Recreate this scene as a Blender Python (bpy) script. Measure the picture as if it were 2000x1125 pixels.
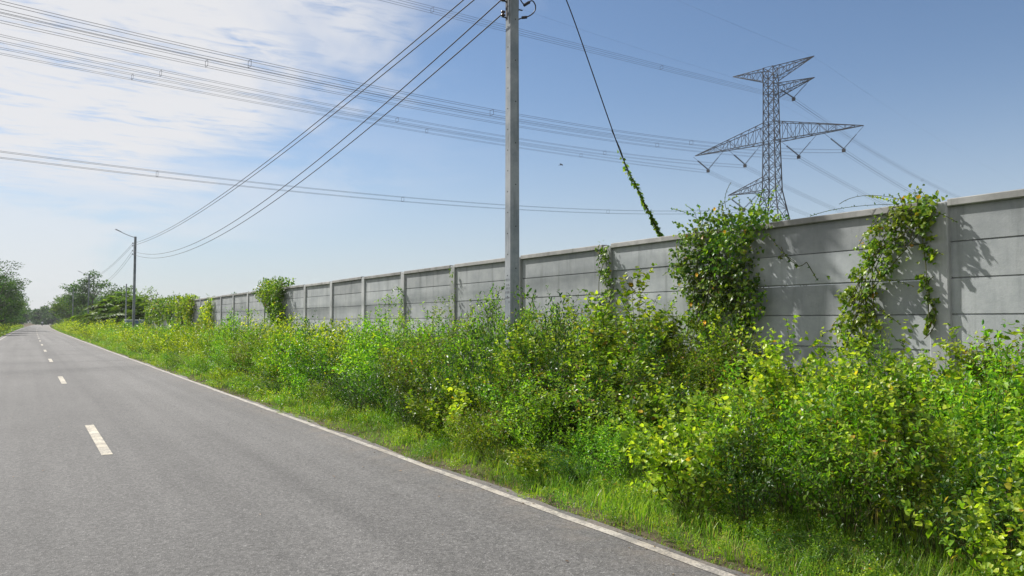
import bpy, math
import numpy as np
from mathutils import Vector

R = math.radians
for o in list(bpy.data.objects):
    bpy.data.objects.remove(o)
sc = bpy.context.scene
COL = sc.collection

# ------------------------------------------------------------------ camera
# x = to the right of the road axis, y = along the road, z = up (metres)
cam = bpy.data.cameras.new('camera')
cam.sensor_width = 36.0
cam.lens = 36.0 * 1480 / 2000
cam.clip_start = 0.05
cam.clip_end = 20000
cam_o = bpy.data.objects.new('camera', cam)
COL.objects.link(cam_o)
cam_o.location = (0, 0, 1.6)
cam_o.rotation_euler = (R(90 + 2.534), 0, R(-32.67))
sc.camera = cam_o

# ------------------------------------------------------------------ light
SUN_AZ = -26.0      # degrees from the road axis, negative = to the left
SUN_EL = 43.0
sun_dir = Vector((math.sin(R(SUN_AZ)) * math.cos(R(SUN_EL)), math.cos(R(SUN_AZ)) * math.cos(R(SUN_EL)), math.sin(R(SUN_EL))))
sun = bpy.data.lights.new('sun', 'SUN')
sun.energy = 4.9
sun.angle = R(0.9)
sun.color = (1.0, 0.965, 0.91)
sun_o = bpy.data.objects.new('sun', sun)
COL.objects.link(sun_o)
sun_o.rotation_euler = (-sun_dir).to_track_quat('-Z', 'Y').to_euler()

world = bpy.data.worlds.new('World')
sc.world = world
world.use_nodes = True
sc.view_settings.view_transform = 'Standard'
sc.view_settings.look = 'None'
sc.view_settings.gamma = 1.0
sc.view_settings.use_curve_mapping = False
sc.view_settings.exposure = 0.5
sc.cycles.use_denoising = True
sc.cycles.denoiser = 'OPENIMAGEDENOISE'
sc.cycles.max_bounces = 8
sc.cycles.transparent_max_bounces = 8
sc.cycles.volume_bounces = 0
sc.cycles.sample_clamp_indirect = 6.0


class NT:
    """tiny node-tree helper"""
    def __init__(s, tree):
        s.t = tree
        s.t.nodes.clear()

    def n(s, kind, ins=None, **kw):
        nd = s.t.nodes.new(kind)
        for k, v in kw.items():
            setattr(nd, k, v)
        for k, v in (ins or {}).items():
            sk = nd.inputs[k]
            if isinstance(v, bpy.types.NodeSocket):
                s.t.links.new(v, sk)
            else:
                sk.default_value = v
        return nd

    def math(s, op, a, b=0.0, c=None, clamp=False):
        d = {0: a, 1: b}
        if c is not None:
            d[2] = c
        return s.n('ShaderNodeMath', d, operation=op, use_clamp=clamp).outputs[0]

    def ss(s, x, a, b):
        return s.n('ShaderNodeMapRange', {0: x, 1: a, 2: b, 3: 0.0, 4: 1.0}, interpolation_type='SMOOTHSTEP', clamp=True).outputs[0]

    def mix(s, f, a, b, blend='MIX'):
        nd = s.t.nodes.new('ShaderNodeMix')
        nd.data_type = 'RGBA'
        nd.blend_type = blend
        for sk, v in ((nd.inputs[0], f), (nd.inputs[6], a), (nd.inputs[7], b)):
            if isinstance(v, bpy.types.NodeSocket):
                s.t.links.new(v, sk)
            else:
                sk.default_value = v if not isinstance(v, tuple) or len(v) == 4 else (*v, 1)
        return nd.outputs[2]

    def noise(s, vec, scale, detail=4.0, rough=0.55, dist=0.0):
        return s.n('ShaderNodeTexNoise', {'Vector': vec, 'Scale': scale, 'Detail': detail, 'Roughness': rough, 'Distortion': dist}).outputs[0]

    def ramp(s, f, stops):
        nd = s.n('ShaderNodeValToRGB', {0: f})
        el = nd.color_ramp.elements
        while len(el) > 1:
            el.remove(el[-1])
        el[0].position = stops[0][0]
        el[0].color = (*stops[0][1], 1)
        for p, c in stops[1:]:
            e = el.new(p)
            e.color = (*c, 1)
        return nd.outputs[0]

    def mapv(s, vec, scale=(1, 1, 1), loc=(0, 0, 0)):
        return s.n('ShaderNodeMapping', {'Vector': vec, 'Scale': scale, 'Location': loc}).outputs[0]


# sky: Nishita plus a sheet of thin broken cloud on the sun's side
w = NT(world.node_tree)
SKY_STRENGTH = 0.081
sky = w.n('ShaderNodeTexSky', sky_type='NISHITA', sun_disc=False, sun_elevation=R(SUN_EL), sun_rotation=R(SUN_AZ), altitude=0.0, air_density=1.0, dust_density=0.25, ozone_density=3.5)
tc = w.n('ShaderNodeTexCoord')
sep = w.n('ShaderNodeSeparateXYZ', {0: tc.outputs['Generated']})
zc = w.math('MAXIMUM', sep.outputs[2], 0.04)
px = w.math('DIVIDE', sep.outputs[0], zc)
py = w.math('DIVIDE', sep.outputs[1], zc)
pv = w.n('ShaderNodeCombineXYZ', {0: px, 1: py}).outputs[0]
big = w.noise(pv, 0.55, 5.0, 0.6, 0.6)
wob = w.math('MULTIPLY', w.math('SUBTRACT', big, 0.5), 2.4)
edge = w.ss(w.math('ADD', px, wob), 1.30, 0.55)
edge2 = w.ss(w.math('ADD', py, w.math('MULTIPLY', wob, 2.0)), 8.6, 5.0)
region = w.math('MULTIPLY', edge, edge2)
rip = w.noise(w.mapv(pv, (5.0, 11.0, 1.0)), 1.0, 6.0, 0.62, 0.5)
rip2 = w.noise(w.mapv(pv, (1.6, 2.6, 1.0), (3, 1, 0)), 1.0, 4.0, 0.6, 0.3)
tex = w.math('ADD', w.math('MULTIPLY', rip, 0.55), w.math('MULTIPLY', rip2, 0.45))
dens = w.math('MULTIPLY', region, w.ss(tex, 0.26, 0.52))
# fainter veil lower down, drawn out towards the horizon
veil = w.noise(w.mapv(tc.outputs['Generated'], (4.5, 4.5, 15.0), (1.3, 4.0, 0)), 1.0, 5.0, 0.6, 0.5)
veilm = w.math('MULTIPLY', w.ss(veil, 0.38, 0.60), w.ss(py, 2.6, 6.0))
veilm = w.math('MULTIPLY', veilm, w.ss(px, 3.4, 0.4))
dens = w.math('MAXIMUM', w.math('MULTIPLY', dens, 0.95), w.math('MULTIPLY', veilm, 0.55))
cloud_col = w.n('ShaderNodeRGB')
cloud_col.outputs[0].default_value = (7.2, 7.2, 7.35, 1)
# dull haze bank low over the horizon, all the way round
bank = w.math('MULTIPLY', w.math('POWER', w.ss(sep.outputs[2], 0.38, -0.05), 1.6), 0.85)
skyb = w.mix(bank, sky.outputs[0], (4.9, 5.3, 5.85, 1))
skymix = w.mix(dens, skyb, cloud_col.outputs[0])
bg = w.n('ShaderNodeBackground', {0: skymix, 1: SKY_STRENGTH})
w.n('ShaderNodeOutputWorld', {0: bg.outputs[0]})

# ------------------------------------------------------------------ materials
MATS = {}


def mat(name):
    m = bpy.data.materials.new(name)
    m.use_nodes = True
    MATS[name] = m
    return m, NT(m.node_tree)


def out(nt, surf=None, vol=None):
    d = {}
    if surf is not None:
        d[0] = surf
    if vol is not None:
        d[1] = vol
    nt.n('ShaderNodeOutputMaterial', d)


def leafmat(name, dark, mid, light, odd=None, trans=0.42, tint=(1.22, 1.25, 0.40), rough=0.36, patch=0.8, oddat=0.95):
    m, t = mat(name)
    geo = t.n('ShaderNodeNewGeometry')
    oi = t.n('ShaderNodeObjectInfo')
    stops = [(0.0, dark), (0.42, mid), (0.86, light)]
    if odd:
        stops += [(oddat, light), (min(oddat + 0.02, 1.0), odd)]
    c = t.ramp(geo.outputs['Random Per Island'], stops)
    tco = t.n('ShaderNodeTexCoord')
    nz = t.noise(geo.outputs['Position'], patch, 2.0, 0.5)
    v = t.math('ADD', t.math('MULTIPLY', t.ss(nz, 0.30, 0.70), 0.85), t.math('MULTIPLY', oi.outputs['Random'], 0.45))
    v = t.math('ADD', v, 0.42)
    hue = t.math('ADD', 0.466, t.math('MULTIPLY', t.noise(geo.outputs['Position'], patch * 0.7 + 0.13, 1.0, 0.5), 0.06))
    c = t.n('ShaderNodeHueSaturation', {'Hue': hue, 'Saturation': 1.0, 'Value': v, 'Color': c}).outputs[0]
    tcol = t.mix(1.0, c, (*tint, 1), 'MULTIPLY')
    p = t.n('ShaderNodeBsdfPrincipled', {'Base Color': c, 'Roughness': rough, 'Specular IOR Level': 0.32})
    tr = t.n('ShaderNodeBsdfTranslucent', {0: tcol})
    mx = t.n('ShaderNodeMixShader', {0: trans, 1: p.outputs[0], 2: tr.outputs[0]})
    out(t, mx.outputs[0])


leafmat('leaf_yellow_green', (0.062, 0.156, 0.012), (0.172, 0.304, 0.022), (0.375, 0.470, 0.052), (0.45, 0.28, 0.03), 0.54, patch=1.3, oddat=.982)
leafmat('leaf_bright_green', (0.030, 0.120, 0.010), (0.095, 0.250, 0.017), (0.240, 0.410, 0.038), (0.30, 0.14, 0.03), 0.54, oddat=0.985, patch=1.1)
leafmat('leaf_dark_green', (0.012, 0.056, 0.010), (0.032, 0.105, 0.015), (0.095, 0.200, 0.026), (0.18, 0.15, 0.03), 0.44, oddat=0.98)
leafmat('leaf_olive_fine', (0.055, 0.135, 0.011), (0.140, 0.250, 0.017), (0.280, 0.370, 0.042), (0.26, 0.13, 0.05), 0.54, oddat=0.96)
leafmat('leaf_far_yellow', (0.045, 0.115, 0.008), (0.185, 0.295, 0.013), (0.460, 0.500, 0.028), (0.04, 0.11, 0.02), 0.55, patch=0.6, oddat=.90)
leafmat('leaf_vine', (0.030, 0.098, 0.011), (0.092, 0.200, 0.017), (0.230, 0.330, 0.035), (0.36, 0.20, 0.03), 0.50, oddat=0.975, patch=1.4)
leafmat('leaf_vine_light', (0.055, 0.140, 0.011), (0.150, 0.260, 0.018), (0.330, 0.410, 0.045), (0.36, 0.20, 0.03), 0.54, oddat=0.97, patch=1.4)
leafmat('leaf_tree_dark', (0.015, 0.056, 0.012), (0.034, 0.100, 0.016), (0.075, 0.160, 0.024), None, 0.42, (1.2, 1.25, 0.4), rough=0.6, patch=0.25)
leafmat('leaf_tree_olive', (0.034, 0.090, 0.009), (0.072, 0.155, 0.012), (0.135, 0.220, 0.018), None, 0.45, (1.2, 1.25, 0.4), rough=0.6, patch=0.25)
leafmat('leaf_palm', (0.036, 0.092, 0.012), (0.080, 0.165, 0.018), (0.170, 0.250, 0.035), None, 0.38, (1.2, 1.2, 0.5), rough=0.6, patch=0.3)
leafmat('leaf_palm_dry', (0.10, 0.055, 0.018), (0.19, 0.10, 0.03), (0.26, 0.17, 0.06), None, 0.2, (1.1, 1.0, 0.8), patch=0.3)
leafmat('grass_blade', (0.050, 0.140, 0.014), (0.115, 0.245, 0.020), (0.240, 0.350, 0.045), (0.34, 0.29, 0.13), 0.50, oddat=0.91)
leafmat('seed_head', (0.10, 0.065, 0.035), (0.16, 0.105, 0.055), (0.22, 0.16, 0.09), None, 0.2, (1.1, 1.0, 0.8))
leafmat('flower_yellow', (0.55, 0.30, 0.01), (0.70, 0.42, 0.02), (0.75, 0.50, 0.03), None, 0.3, (1.1, 1.0, 0.8))
leafmat('dry_leaf', (0.10, 0.06, 0.03), (0.17, 0.11, 0.06), (0.26, 0.19, 0.11), None, 0.1, (1.0, 1.0, 1.0))


def simple(name, c1, c2, scale=3.0, rough=0.8, metal=0.0, spec=0.3, bump=0.0, bscale=30.0, vec='Object'):
    m, t = mat(name)
    tco = t.n('ShaderNodeTexCoord')
    v = tco.outputs['Object'] if vec == 'Object' else t.n('ShaderNodeNewGeometry').outputs['Position']
    c = t.mix(t.ss(t.noise(v, scale, 5.0, 0.6), 0.32, 0.68), c1, c2)
    d = {'Base Color': c, 'Roughness': rough, 'Metallic': metal, 'Specular IOR Level': spec}
    if bump:
        b = t.n('ShaderNodeBump', {'Height': t.noise(v, bscale, 4.0, 0.6), 'Strength': bump, 'Distance': 0.01})
        d['Normal'] = b.outputs[0]
    p = t.n('ShaderNodeBsdfPrincipled', d)
    out(t, p.outputs[0])


simple('stem', (0.045, 0.065, 0.015), (0.085, 0.080, 0.03), 6.0, 0.8)
simple('dry_stem', (0.20, 0.15, 0.09), (0.34, 0.27, 0.18), 6.0, 0.85)
simple('bark', (0.06, 0.05, 0.04), (0.14, 0.12, 0.10), 4.0, 0.9, bump=0.4)
simple('galvanised_steel', (0.035, 0.037, 0.045), (0.06, 0.063, 0.073), 0.6, 0.6, 0.2, 0.3)
simple('cable_black', (0.012, 0.012, 0.014), (0.022, 0.022, 0.025), 8.0, 0.5)
simple('conductor_alloy', (0.055, 0.057, 0.062), (0.085, 0.088, 0.095), 1.0, 0.5, 0.3)
simple('dark_iron', (0.018, 0.017, 0.020), (0.035, 0.030, 0.034), 20.0, 0.55, 0.2)
simple('porcelain_brown', (0.035, 0.020, 0.016), (0.055, 0.030, 0.022), 20.0, 0.25, spec=0.6)
simple('insulator_glass', (0.015, 0.018, 0.022), (0.03, 0.034, 0.04), 3.0, 0.45)
simple('lamp_grey', (0.25, 0.26, 0.27), (0.32, 0.33, 0.34), 5.0, 0.5)
simple('blue_paint', (0.085, 0.13, 0.24), (0.13, 0.18, 0.29), 1.5, 0.55)
simple('pale_rim', (0.42, 0.46, 0.52), (0.55, 0.58, 0.62), 3.0, 0.5)
simple('marking_ink', (0.05, 0.05, 0.055), (0.16, 0.16, 0.17), 60.0, 0.8)
simple('hole_shade', (0.008, 0.008, 0.009), (0.014, 0.013, 0.013), 20.0, 0.9)
simple('bike_black', (0.012, 0.012, 0.013), (0.02, 0.02, 0.022), 8.0, 0.4)
simple('shirt_pale', (0.55, 0.57, 0.60), (0.66, 0.68, 0.70), 6.0, 0.8)
simple('feather', (0.03, 0.032, 0.035), (0.06, 0.062, 0.066), 10.0, 0.7)

# ground: earth with thin grass
m, t = mat('ground')
pos = t.n('ShaderNodeNewGeometry').outputs['Position']
c = t.mix(t.ss(t.noise(pos, 0.6, 6.0, 0.65), 0.35, 0.65), (0.045, 0.060, 0.016, 1), (0.075, 0.085, 0.025, 1))
c = t.mix(t.ss(t.noise(pos, 3.5, 4.0, 0.6), 0.50, 0.72), c, (0.085, 0.068, 0.042, 1))
sx = t.n('ShaderNodeSeparateXYZ', {0: pos}).outputs[0]
soil = t.math('MULTIPLY', t.ss(t.math('ADD', sx, t.math('MULTIPLY', t.noise(pos, 2.1, 4.0, 0.6), 0.5)), 4.75, 4.25), 0.9)
c = t.mix(soil, c, (0.105, 0.082, 0.058, 1))
bp = t.n('ShaderNodeBump', {'Height': t.noise(pos, 14.0, 5.0, 0.65), 'Strength': 0.7, 'Distance': 0.05})
p = t.n('ShaderNodeBsdfPrincipled', {'Base Color': c, 'Roughness': 0.95, 'Specular IOR Level': 0.1, 'Normal': bp.outputs[0]})
out(t, p.outputs[0])

# asphalt: worn, with exposed stone chips
m, t = mat('asphalt')
pos = t.n('ShaderNodeNewGeometry').outputs['Position']
vor = t.n('ShaderNodeTexVoronoi', {'Vector': pos, 'Scale': 105.0})
chip = t.n('ShaderNodeSeparateColor', {0: vor.outputs['Color']})
chipv = t.ramp(chip.outputs[0], [(0.0, (0.090, 0.087, 0.084)), (0.22, (0.132, 0.128, 0.123)), (0.70, (0.162, 0.157, 0.151)), (0.93, (0.205, 0.199, 0.192)), (0.99, (0.42, 0.41, 0.40))])
vor2 = t.n('ShaderNodeTexVoronoi', {'Vector': pos, 'Scale': 42.0})
chip2 = t.n('ShaderNodeSeparateColor', {0: vor2.outputs['Color']})
chipv = t.mix(0.35, chipv, t.ramp(chip2.outputs[1], [(0.0, (0.05, 0.048, 0.046)), (0.5, (0.15, 0.146, 0.14)), (1.0, (0.28, 0.27, 0.26))]))
lanes = t.noise(t.mapv(pos, (1.25, 0.018, 1.0), (0.35, 0, 0)), 1.0, 3.0, 0.55)
blot = t.noise(t.mapv(pos, (0.55, 0.16, 1.0)), 1.0, 5.0, 0.6)
cross = t.noise(t.mapv(pos, (0.05, 0.11, 1.0), (0, 5.2, 0)), 1.0, 2.0, 0.5)
f = t.math('ADD', t.math('MULTIPLY', lanes, 1.15), t.math('MULTIPLY', blot, 0.62))
f = t.math('ADD', f, t.math('MULTIPLY', cross, 0.25))
f = t.math('MULTIPLY', t.math('ADD', f, -0.14), 0.735)
sxr = t.n('ShaderNodeSeparateXYZ', {0: pos}).outputs[0]
wig = t.math('ADD', sxr, t.math('MULTIPLY', t.noise(t.mapv(pos, (0.0, 0.25, 0.0)), 1.0, 3.0, 0.5), 0.35))
seam = t.math('MULTIPLY', t.ss(wig, 0.75, 1.2), t.ss(wig, 1.75, 1.3))
left = t.ss(wig, 1.3, 0.9)
rutt = t.math('ADD', t.math('MULTIPLY', t.ss(wig, 1.6, 2.0), t.ss(wig, 2.6, 2.2)), t.math('MULTIPLY', t.ss(wig, 2.9, 3.2), t.ss(wig, 3.8, 3.5)))
f = t.math('MULTIPLY', f, t.math('SUBTRACT', 1.03, t.math('ADD', t.math('MULTIPLY', seam, 0.18), t.math('SUBTRACT', t.math('MULTIPLY', left, 0.12), t.math('MULTIPLY', rutt, 0.05)))))
fr = t.n('ShaderNodeCombineColor', {0: f, 1: f, 2: f}).outputs[0]
c = t.mix(1.0, chipv, fr, 'MULTIPLY')
# fine cracks
wv = t.n('ShaderNodeTexVoronoi', {'Vector': t.mapv(t.n('ShaderNodeVectorMath', {0: pos, 1: t.n('ShaderNodeTexNoise', {'Vector': pos, 'Scale': 2.2, 'Detail': 4.0}).outputs[1]}, operation='ADD').outputs[0], (0.55, 0.32, 1.0)), 'Scale': 1.0}, feature='DISTANCE_TO_EDGE')
crack = t.math('MULTIPLY', t.ss(wv.outputs['Distance'], 0.006, 0.0015), t.ss(t.noise(pos, 0.35, 2.0, 0.5), 0.52, 0.62))
c = t.mix(t.math('MULTIPLY', crack, 0.6), c, (0.04, 0.037, 0.034, 1))
# dust along the right-hand edge
sx = t.n('ShaderNodeSeparateXYZ', {0: pos})
dust = t.math('MULTIPLY', t.ss(sx.outputs[0], 3.1, 4.0), t.ss(t.noise(pos, 2.4, 5.0, 0.65), 0.38, 0.70))
c = t.mix(t.math('MULTIPLY', dust, 0.55), c, (0.19, 0.155, 0.12, 1))
bp = t.n('ShaderNodeBump', {'Height': t.math('ADD', vor.outputs['Distance'], t.noise(pos, 60.0, 3.0, 0.6)), 'Strength': 0.45, 'Distance': 0.006})
p = t.n('ShaderNodeBsdfPrincipled', {'Base Color': c, 'Roughness': 0.78, 'Specular IOR Level': 0.42, 'Normal': bp.outputs[0]})
out(t, p.outputs[0])


def paint(name, base):
    m, t = mat(name)
    pos = t.n('ShaderNodeNewGeometry').outputs['Position']
    vor = t.n('ShaderNodeTexVoronoi', {'Vector': pos, 'Scale': 90.0})
    ch = t.n('ShaderNodeSeparateColor', {0: vor.outputs['Color']}).outputs[0]
    worn = t.math('ADD', t.noise(pos, 5.0, 6.0, 0.7), t.math('MULTIPLY', ch, 0.22))
    wm = t.ss(worn, 0.50, 0.74)
    dirt = t.ss(t.noise(pos, 1.4, 4.0, 0.6), 0.35, 0.75)
    c = t.mix(dirt, (*base, 1), (base[0] * 0.72, base[1] * 0.68, base[2] * 0.62, 1))
    c = t.mix(t.math('MULTIPLY', wm, 0.8), c, (0.15, 0.14, 0.13, 1))
    bp = t.n('ShaderNodeBump', {'Height': t.noise(pos, 70.0, 3.0, 0.6), 'Strength': 0.3, 'Distance': 0.004})
    p = t.n('ShaderNodeBsdfPrincipled', {'Base Color': c, 'Roughness': 0.65, 'Normal': bp.outputs[0]})
    out(t, p.outputs[0])


paint('paint_white', (0.43, 0.40, 0.35))
paint('paint_cream', (0.50, 0.455, 0.36))


def concrete(name, ca, cb, stain=0.5, spec=0.25, vstreak=True):
    m, t = mat(name)
    pos = t.n('ShaderNodeNewGeometry').outputs['Position']
    oi = t.n('ShaderNodeObjectInfo')
    base = t.mix(t.ss(t.noise(pos, 1.7, 6.0, 0.65), 0.34, 0.66), ca, cb)
    sp = t.noise(pos, 38.0, 5.0, 0.7)
    base = t.mix(t.math('MULTIPLY', t.ss(sp, 0.56, 0.74), 0.35), base, (ca[0] * 0.62, ca[1] * 0.62, ca[2] * 0.62))
    base = t.mix(t.math('MULTIPLY', t.ss(t.noise(pos, 17.0, 4.0, 0.6), 0.60, 0.75), 0.30), base, (cb[0] * 1.18, cb[1] * 1.17, cb[2] * 1.14))
    stv = t.noise(t.mapv(pos, (5.0, 5.0, 0.45)), 1.0, 5.0, 0.65)
    base = t.mix(t.math('MULTIPLY', t.ss(stv, 0.50, 0.74), stain), base, (ca[0] * 0.55, ca[1] * 0.55, ca[2] * 0.52))
    vv = t.math('ADD', 0.78, t.math('MULTIPLY', oi.outputs['Random'], 0.36))
    base = t.n('ShaderNodeHueSaturation', {'Hue': 0.5, 'Saturation': 1.0, 'Value': vv, 'Color': base}).outputs[0]
    bp = t.n('ShaderNodeBump', {'Height': t.math('ADD', t.noise(pos, 55.0, 5.0, 0.7), t.noise(pos, 6.0, 3.0, 0.6)), 'Strength': 0.30, 'Distance': 0.008})
    p = t.n('ShaderNodeBsdfPrincipled', {'Base Color': base, 'Roughness': 0.85, 'Specular IOR Level': spec, 'Normal': bp.outputs[0]})
    out(t, p.outputs[0])


concrete('concrete_panel', (0.265, 0.285, 0.293), (0.355, 0.373, 0.376), 0.52)
concrete('concrete_post', (0.30, 0.315, 0.315), (0.38, 0.39, 0.39), 0.5)
concrete('concrete_coping', (0.22, 0.22, 0.21), (0.34, 0.338, 0.325), 0.6)
concrete('concrete_pole', (0.16, 0.185, 0.205), (0.27, 0.29, 0.305), 0.7)

m, t = mat('haze')
pv_ = t.n('ShaderNodeVolumePrincipled', {'Color': (0.92, 0.95, 1.0, 1), 'Density': 0.00022, 'Anisotropy': 0.0})
out(t, None, pv_.outputs[0])

# ------------------------------------------------------------------ mesh helpers
rng = np.random.default_rng(7)


def link(o, parent=None):
    COL.objects.link(o)
    if parent is not None:
        o.parent = parent
    return o


def tag(o, label=None, cat=None, group=None, kind=None):
    if label:
        o['label'] = label
    if cat:
        o['category'] = cat
    if group:
        o['group'] = group
    if kind:
        o['kind'] = kind
    return o


def thing(name, label, cat, loc=(0, 0, 0), rz=0.0, group=None):
    o = bpy.data.objects.new(name, None)
    o.empty_display_size = 0.2
    o.location = loc
    o.rotation_euler = (0, 0, rz)
    link(o)
    return tag(o, label, cat, group)


def mesh_np(name, V, Fs, material, smooth=False):
    V = np.asarray(V, np.float32).reshape(-1, 3)
    me = bpy.data.meshes.new(name)
    Fs = [np.asarray(f, np.int32) for f in Fs if len(f)]
    me.vertices.add(len(V))
    me.vertices.foreach_set('co', V.ravel())
    nl = sum(f.size for f in Fs)
    npoly = sum(len(f) for f in Fs)
    me.loops.add(nl)
    me.polygons.add(npoly)
    me.loops.foreach_set('vertex_index', np.concatenate([f.ravel() for f in Fs]))
    tot = np.concatenate([np.full(len(f), f.shape[1], np.int32) for f in Fs])
    st = np.concatenate([[0], np.cumsum(tot)[:-1]]).astype(np.int32)
    me.polygons.foreach_set('loop_start', st)
    me.polygons.foreach_set('loop_total', tot)
    me.update(calc_edges=True)
    me.polygons.foreach_set('use_smooth', np.full(npoly, bool(smooth)))
    me.materials.append(MATS[material])
    return me


class Geo:
    def __init__(s):
        s.V = []
        s.F = {}
        s.n = 0

    def add(s, V, *Fs):
        V = np.asarray(V, float).reshape(-1, 3)
        for f in Fs:
            f = np.asarray(f, np.int64)
            if len(f):
                s.F.setdefault(f.shape[1], []).append(f + s.n)
        s.V.append(V)
        s.n += len(V)
        return s

    def box(s, c, size, rz=0.0, taper=1.0):
        x, y, z = np.array(size) / 2
        P = np.array([[-x, -y, -z], [x, -y, -z], [x, y, -z], [-x, y, -z], [-x * taper, -y * taper, z], [x * taper, -y * taper, z], [x * taper, y * taper, z], [-x * taper, y * taper, z]])
        if rz:
            c_, s_ = math.cos(rz), math.sin(rz)
            P[:, :2] = P[:, :2] @ np.array([[c_, s_], [-s_, c_]])
        s.add(P + np.array(c), [[0, 3, 2, 1], [4, 5, 6, 7], [0, 1, 5, 4], [1, 2, 6, 5], [2, 3, 7, 6], [3, 0, 4, 7]])
        return s

    def tube(s, P, r, n=4, cap=True):
        P = np.asarray(P, float)
        k = len(P)
        r = np.full(k, r, float) if np.isscalar(r) else np.asarray(r, float)
        T = np.gradient(P, axis=0)
        T /= np.linalg.norm(T, axis=1)[:, None] + 1e-9
        ref = np.array([0, 0, 1.0]) if abs(T[:, 2]).mean() < 0.85 else np.array([1.0, 0, 0])
        A = np.cross(T, ref)
        A /= np.linalg.norm(A, axis=1)[:, None] + 1e-9
        B = np.cross(T, A)
        an = np.arange(n) * 2 * math.pi / n + math.pi / n
        V = P[:, None] + r[:, None, None] * (np.cos(an)[None, :, None] * A[:, None] + np.sin(an)[None, :, None] * B[:, None])
        i, j = np.meshgrid(np.arange(k - 1), np.arange(n), indexing='ij')
        a = i * n + j
        b = i * n + (j + 1) % n
        F = np.stack([a, b, b + n, a + n], -1).reshape(-1, 4)
        if cap and n == 4:
            F = np.concatenate([F, [[3, 2, 1, 0]], [[(k - 1) * n, (k - 1) * n + 1, (k - 1) * n + 2, (k - 1) * n + 3]]])
        s.add(V.reshape(-1, 3), F)
        return s

    def lathe(s, c, prof, n=10, axis='z'):
        an = np.arange(n) * 2 * math.pi / n
        V = []
        for (r, h) in prof:
            ring = np.stack([r * np.cos(an), r * np.sin(an), np.full(n, h)], -1)
            V.append(ring)
        V = np.concatenate(V)
        if axis == 'x':
            V = V[:, [2, 0, 1]]
        elif axis == 'y':
            V = V[:, [1, 2, 0]]
        k = len(prof)
        i, j = np.meshgrid(np.arange(k - 1), np.arange(n), indexing='ij')
        a = i * n + j
        b = i * n + (j + 1) % n
        s.add(V + np.array(c), np.stack([a, b, b + n, a + n], -1).reshape(-1, 4))
        return s

    def mesh(s, name, material, smooth=False):
        return mesh_np(name, np.concatenate(s.V), [np.concatenate(v) for v in s.F.values()], material, smooth)

    def build(s, name, material, parent=None, smooth=False, loc=None):
        o = bpy.data.objects.new(name, s.mesh(name, material, smooth))
        if loc is not None:
            o.location = loc
        return link(o, parent)


def obj(name, me, parent=None, loc=None, rot=None, scale=None):
    o = bpy.data.objects.new(name, me)
    if loc is not None:
        o.location = loc
    if rot is not None:
        o.rotation_euler = rot
    if scale is not None:
        o.scale = scale
    return link(o, parent)


def nrm(a):
    return a / (np.linalg.norm(a, axis=-1, keepdims=True) + 1e-9)


LEAF = {
    'oval4': (np.array([[0, 0, 0], [.48, .27, .07], [1, 0, -.06], [.48, -.27, .07]]), [[0, 1, 2], [0, 2, 3]]),
    'long4': (np.array([[0, 0, 0], [.42, .17, .04], [1, 0, -.16], [.42, -.17, .04]]), [[0, 1, 2], [0, 2, 3]]),
    'oval6': (np.array([[0, 0, 0], [.28, .21, .05], [.66, .20, .03], [1, 0, -.12], [.66, -.20, .03], [.28, -.21, .05]]), [[0, 1, 2, 3], [0, 3, 4, 5]]),
    'heart6': (np.array([[.05, 0, 0], [.10, .42, .05], [.58, .38, .04], [1, 0, -.16], [.58, -.38, .04], [.10, -.42, .05]]), [[0, 1, 2, 3], [0, 3, 4, 5]]),
}


def leaf_arrays(P, A, N, S, kind):
    tm, fc = LEAF[kind]
    A = nrm(A)
    B = nrm(np.cross(N, A))
    N = np.cross(A, B)
    V = P[:, None] + S[:, None, None] * (tm[None, :, 0, None] * A[:, None] + tm[None, :, 1, None] * B[:, None] + tm[None, :, 2, None] * N[:, None])
    n, k = len(P), len(tm)
    F = (np.arange(n)[:, None, None] * k + np.array(fc)[None]).reshape(-1, len(fc[0]))
    return V.reshape(-1, 3), F


def bez(p0, p1, p2, k):
    s = np.linspace(0, 1, k)[:, None]
    return (1 - s) ** 2 * p0 + 2 * s * (1 - s) * p1 + s * s * p2


def leaves_on(rg, path, node, size, kind_up=0.25, spread=1.0, jitter=0.3, start=0.0, taper=0.35):
    """positions, axes, normals and sizes of leaves set spirally along a branch"""
    seg = np.linalg.norm(np.diff(path, axis=0), axis=1)
    L = seg.sum()
    m = max(1, int(L * (1 - start) / node))
    s = L * (start + (1 - start) * ((np.arange(m) + rg.random(m)) / m) ** .62)
    cs = np.concatenate([[0], np.cumsum(seg)])
    i = np.clip(np.searchsorted(cs, s) - 1, 0, len(seg) - 1)
    f = ((s - cs[i]) / seg[i])[:, None]
    P = path[i] * (1 - f) + path[i + 1] * f
    T = nrm(path[i + 1] - path[i])
    ph = np.arange(m) * 2.4 + rg.random() * 6.28 + rg.normal(0, .4, m)
    ref = np.array([.31, .17, .93])
    A1 = nrm(np.cross(T, ref))
    A2 = np.cross(T, A1)
    perp = np.cos(ph)[:, None] * A1 + np.sin(ph)[:, None] * A2
    up = np.array([0, 0, 1.0])
    A = perp * spread + T * 0.45 + up * kind_up + rg.normal(0, jitter, (m, 3))
    N = up * 0.9 + T * 0.25 + rg.normal(0, .42, (m, 3)) - perp * 0.1
    S = size * (1 - taper * (s / L)) * rg.uniform(.65, 1.25, m)
    return P, A, N, S


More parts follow.
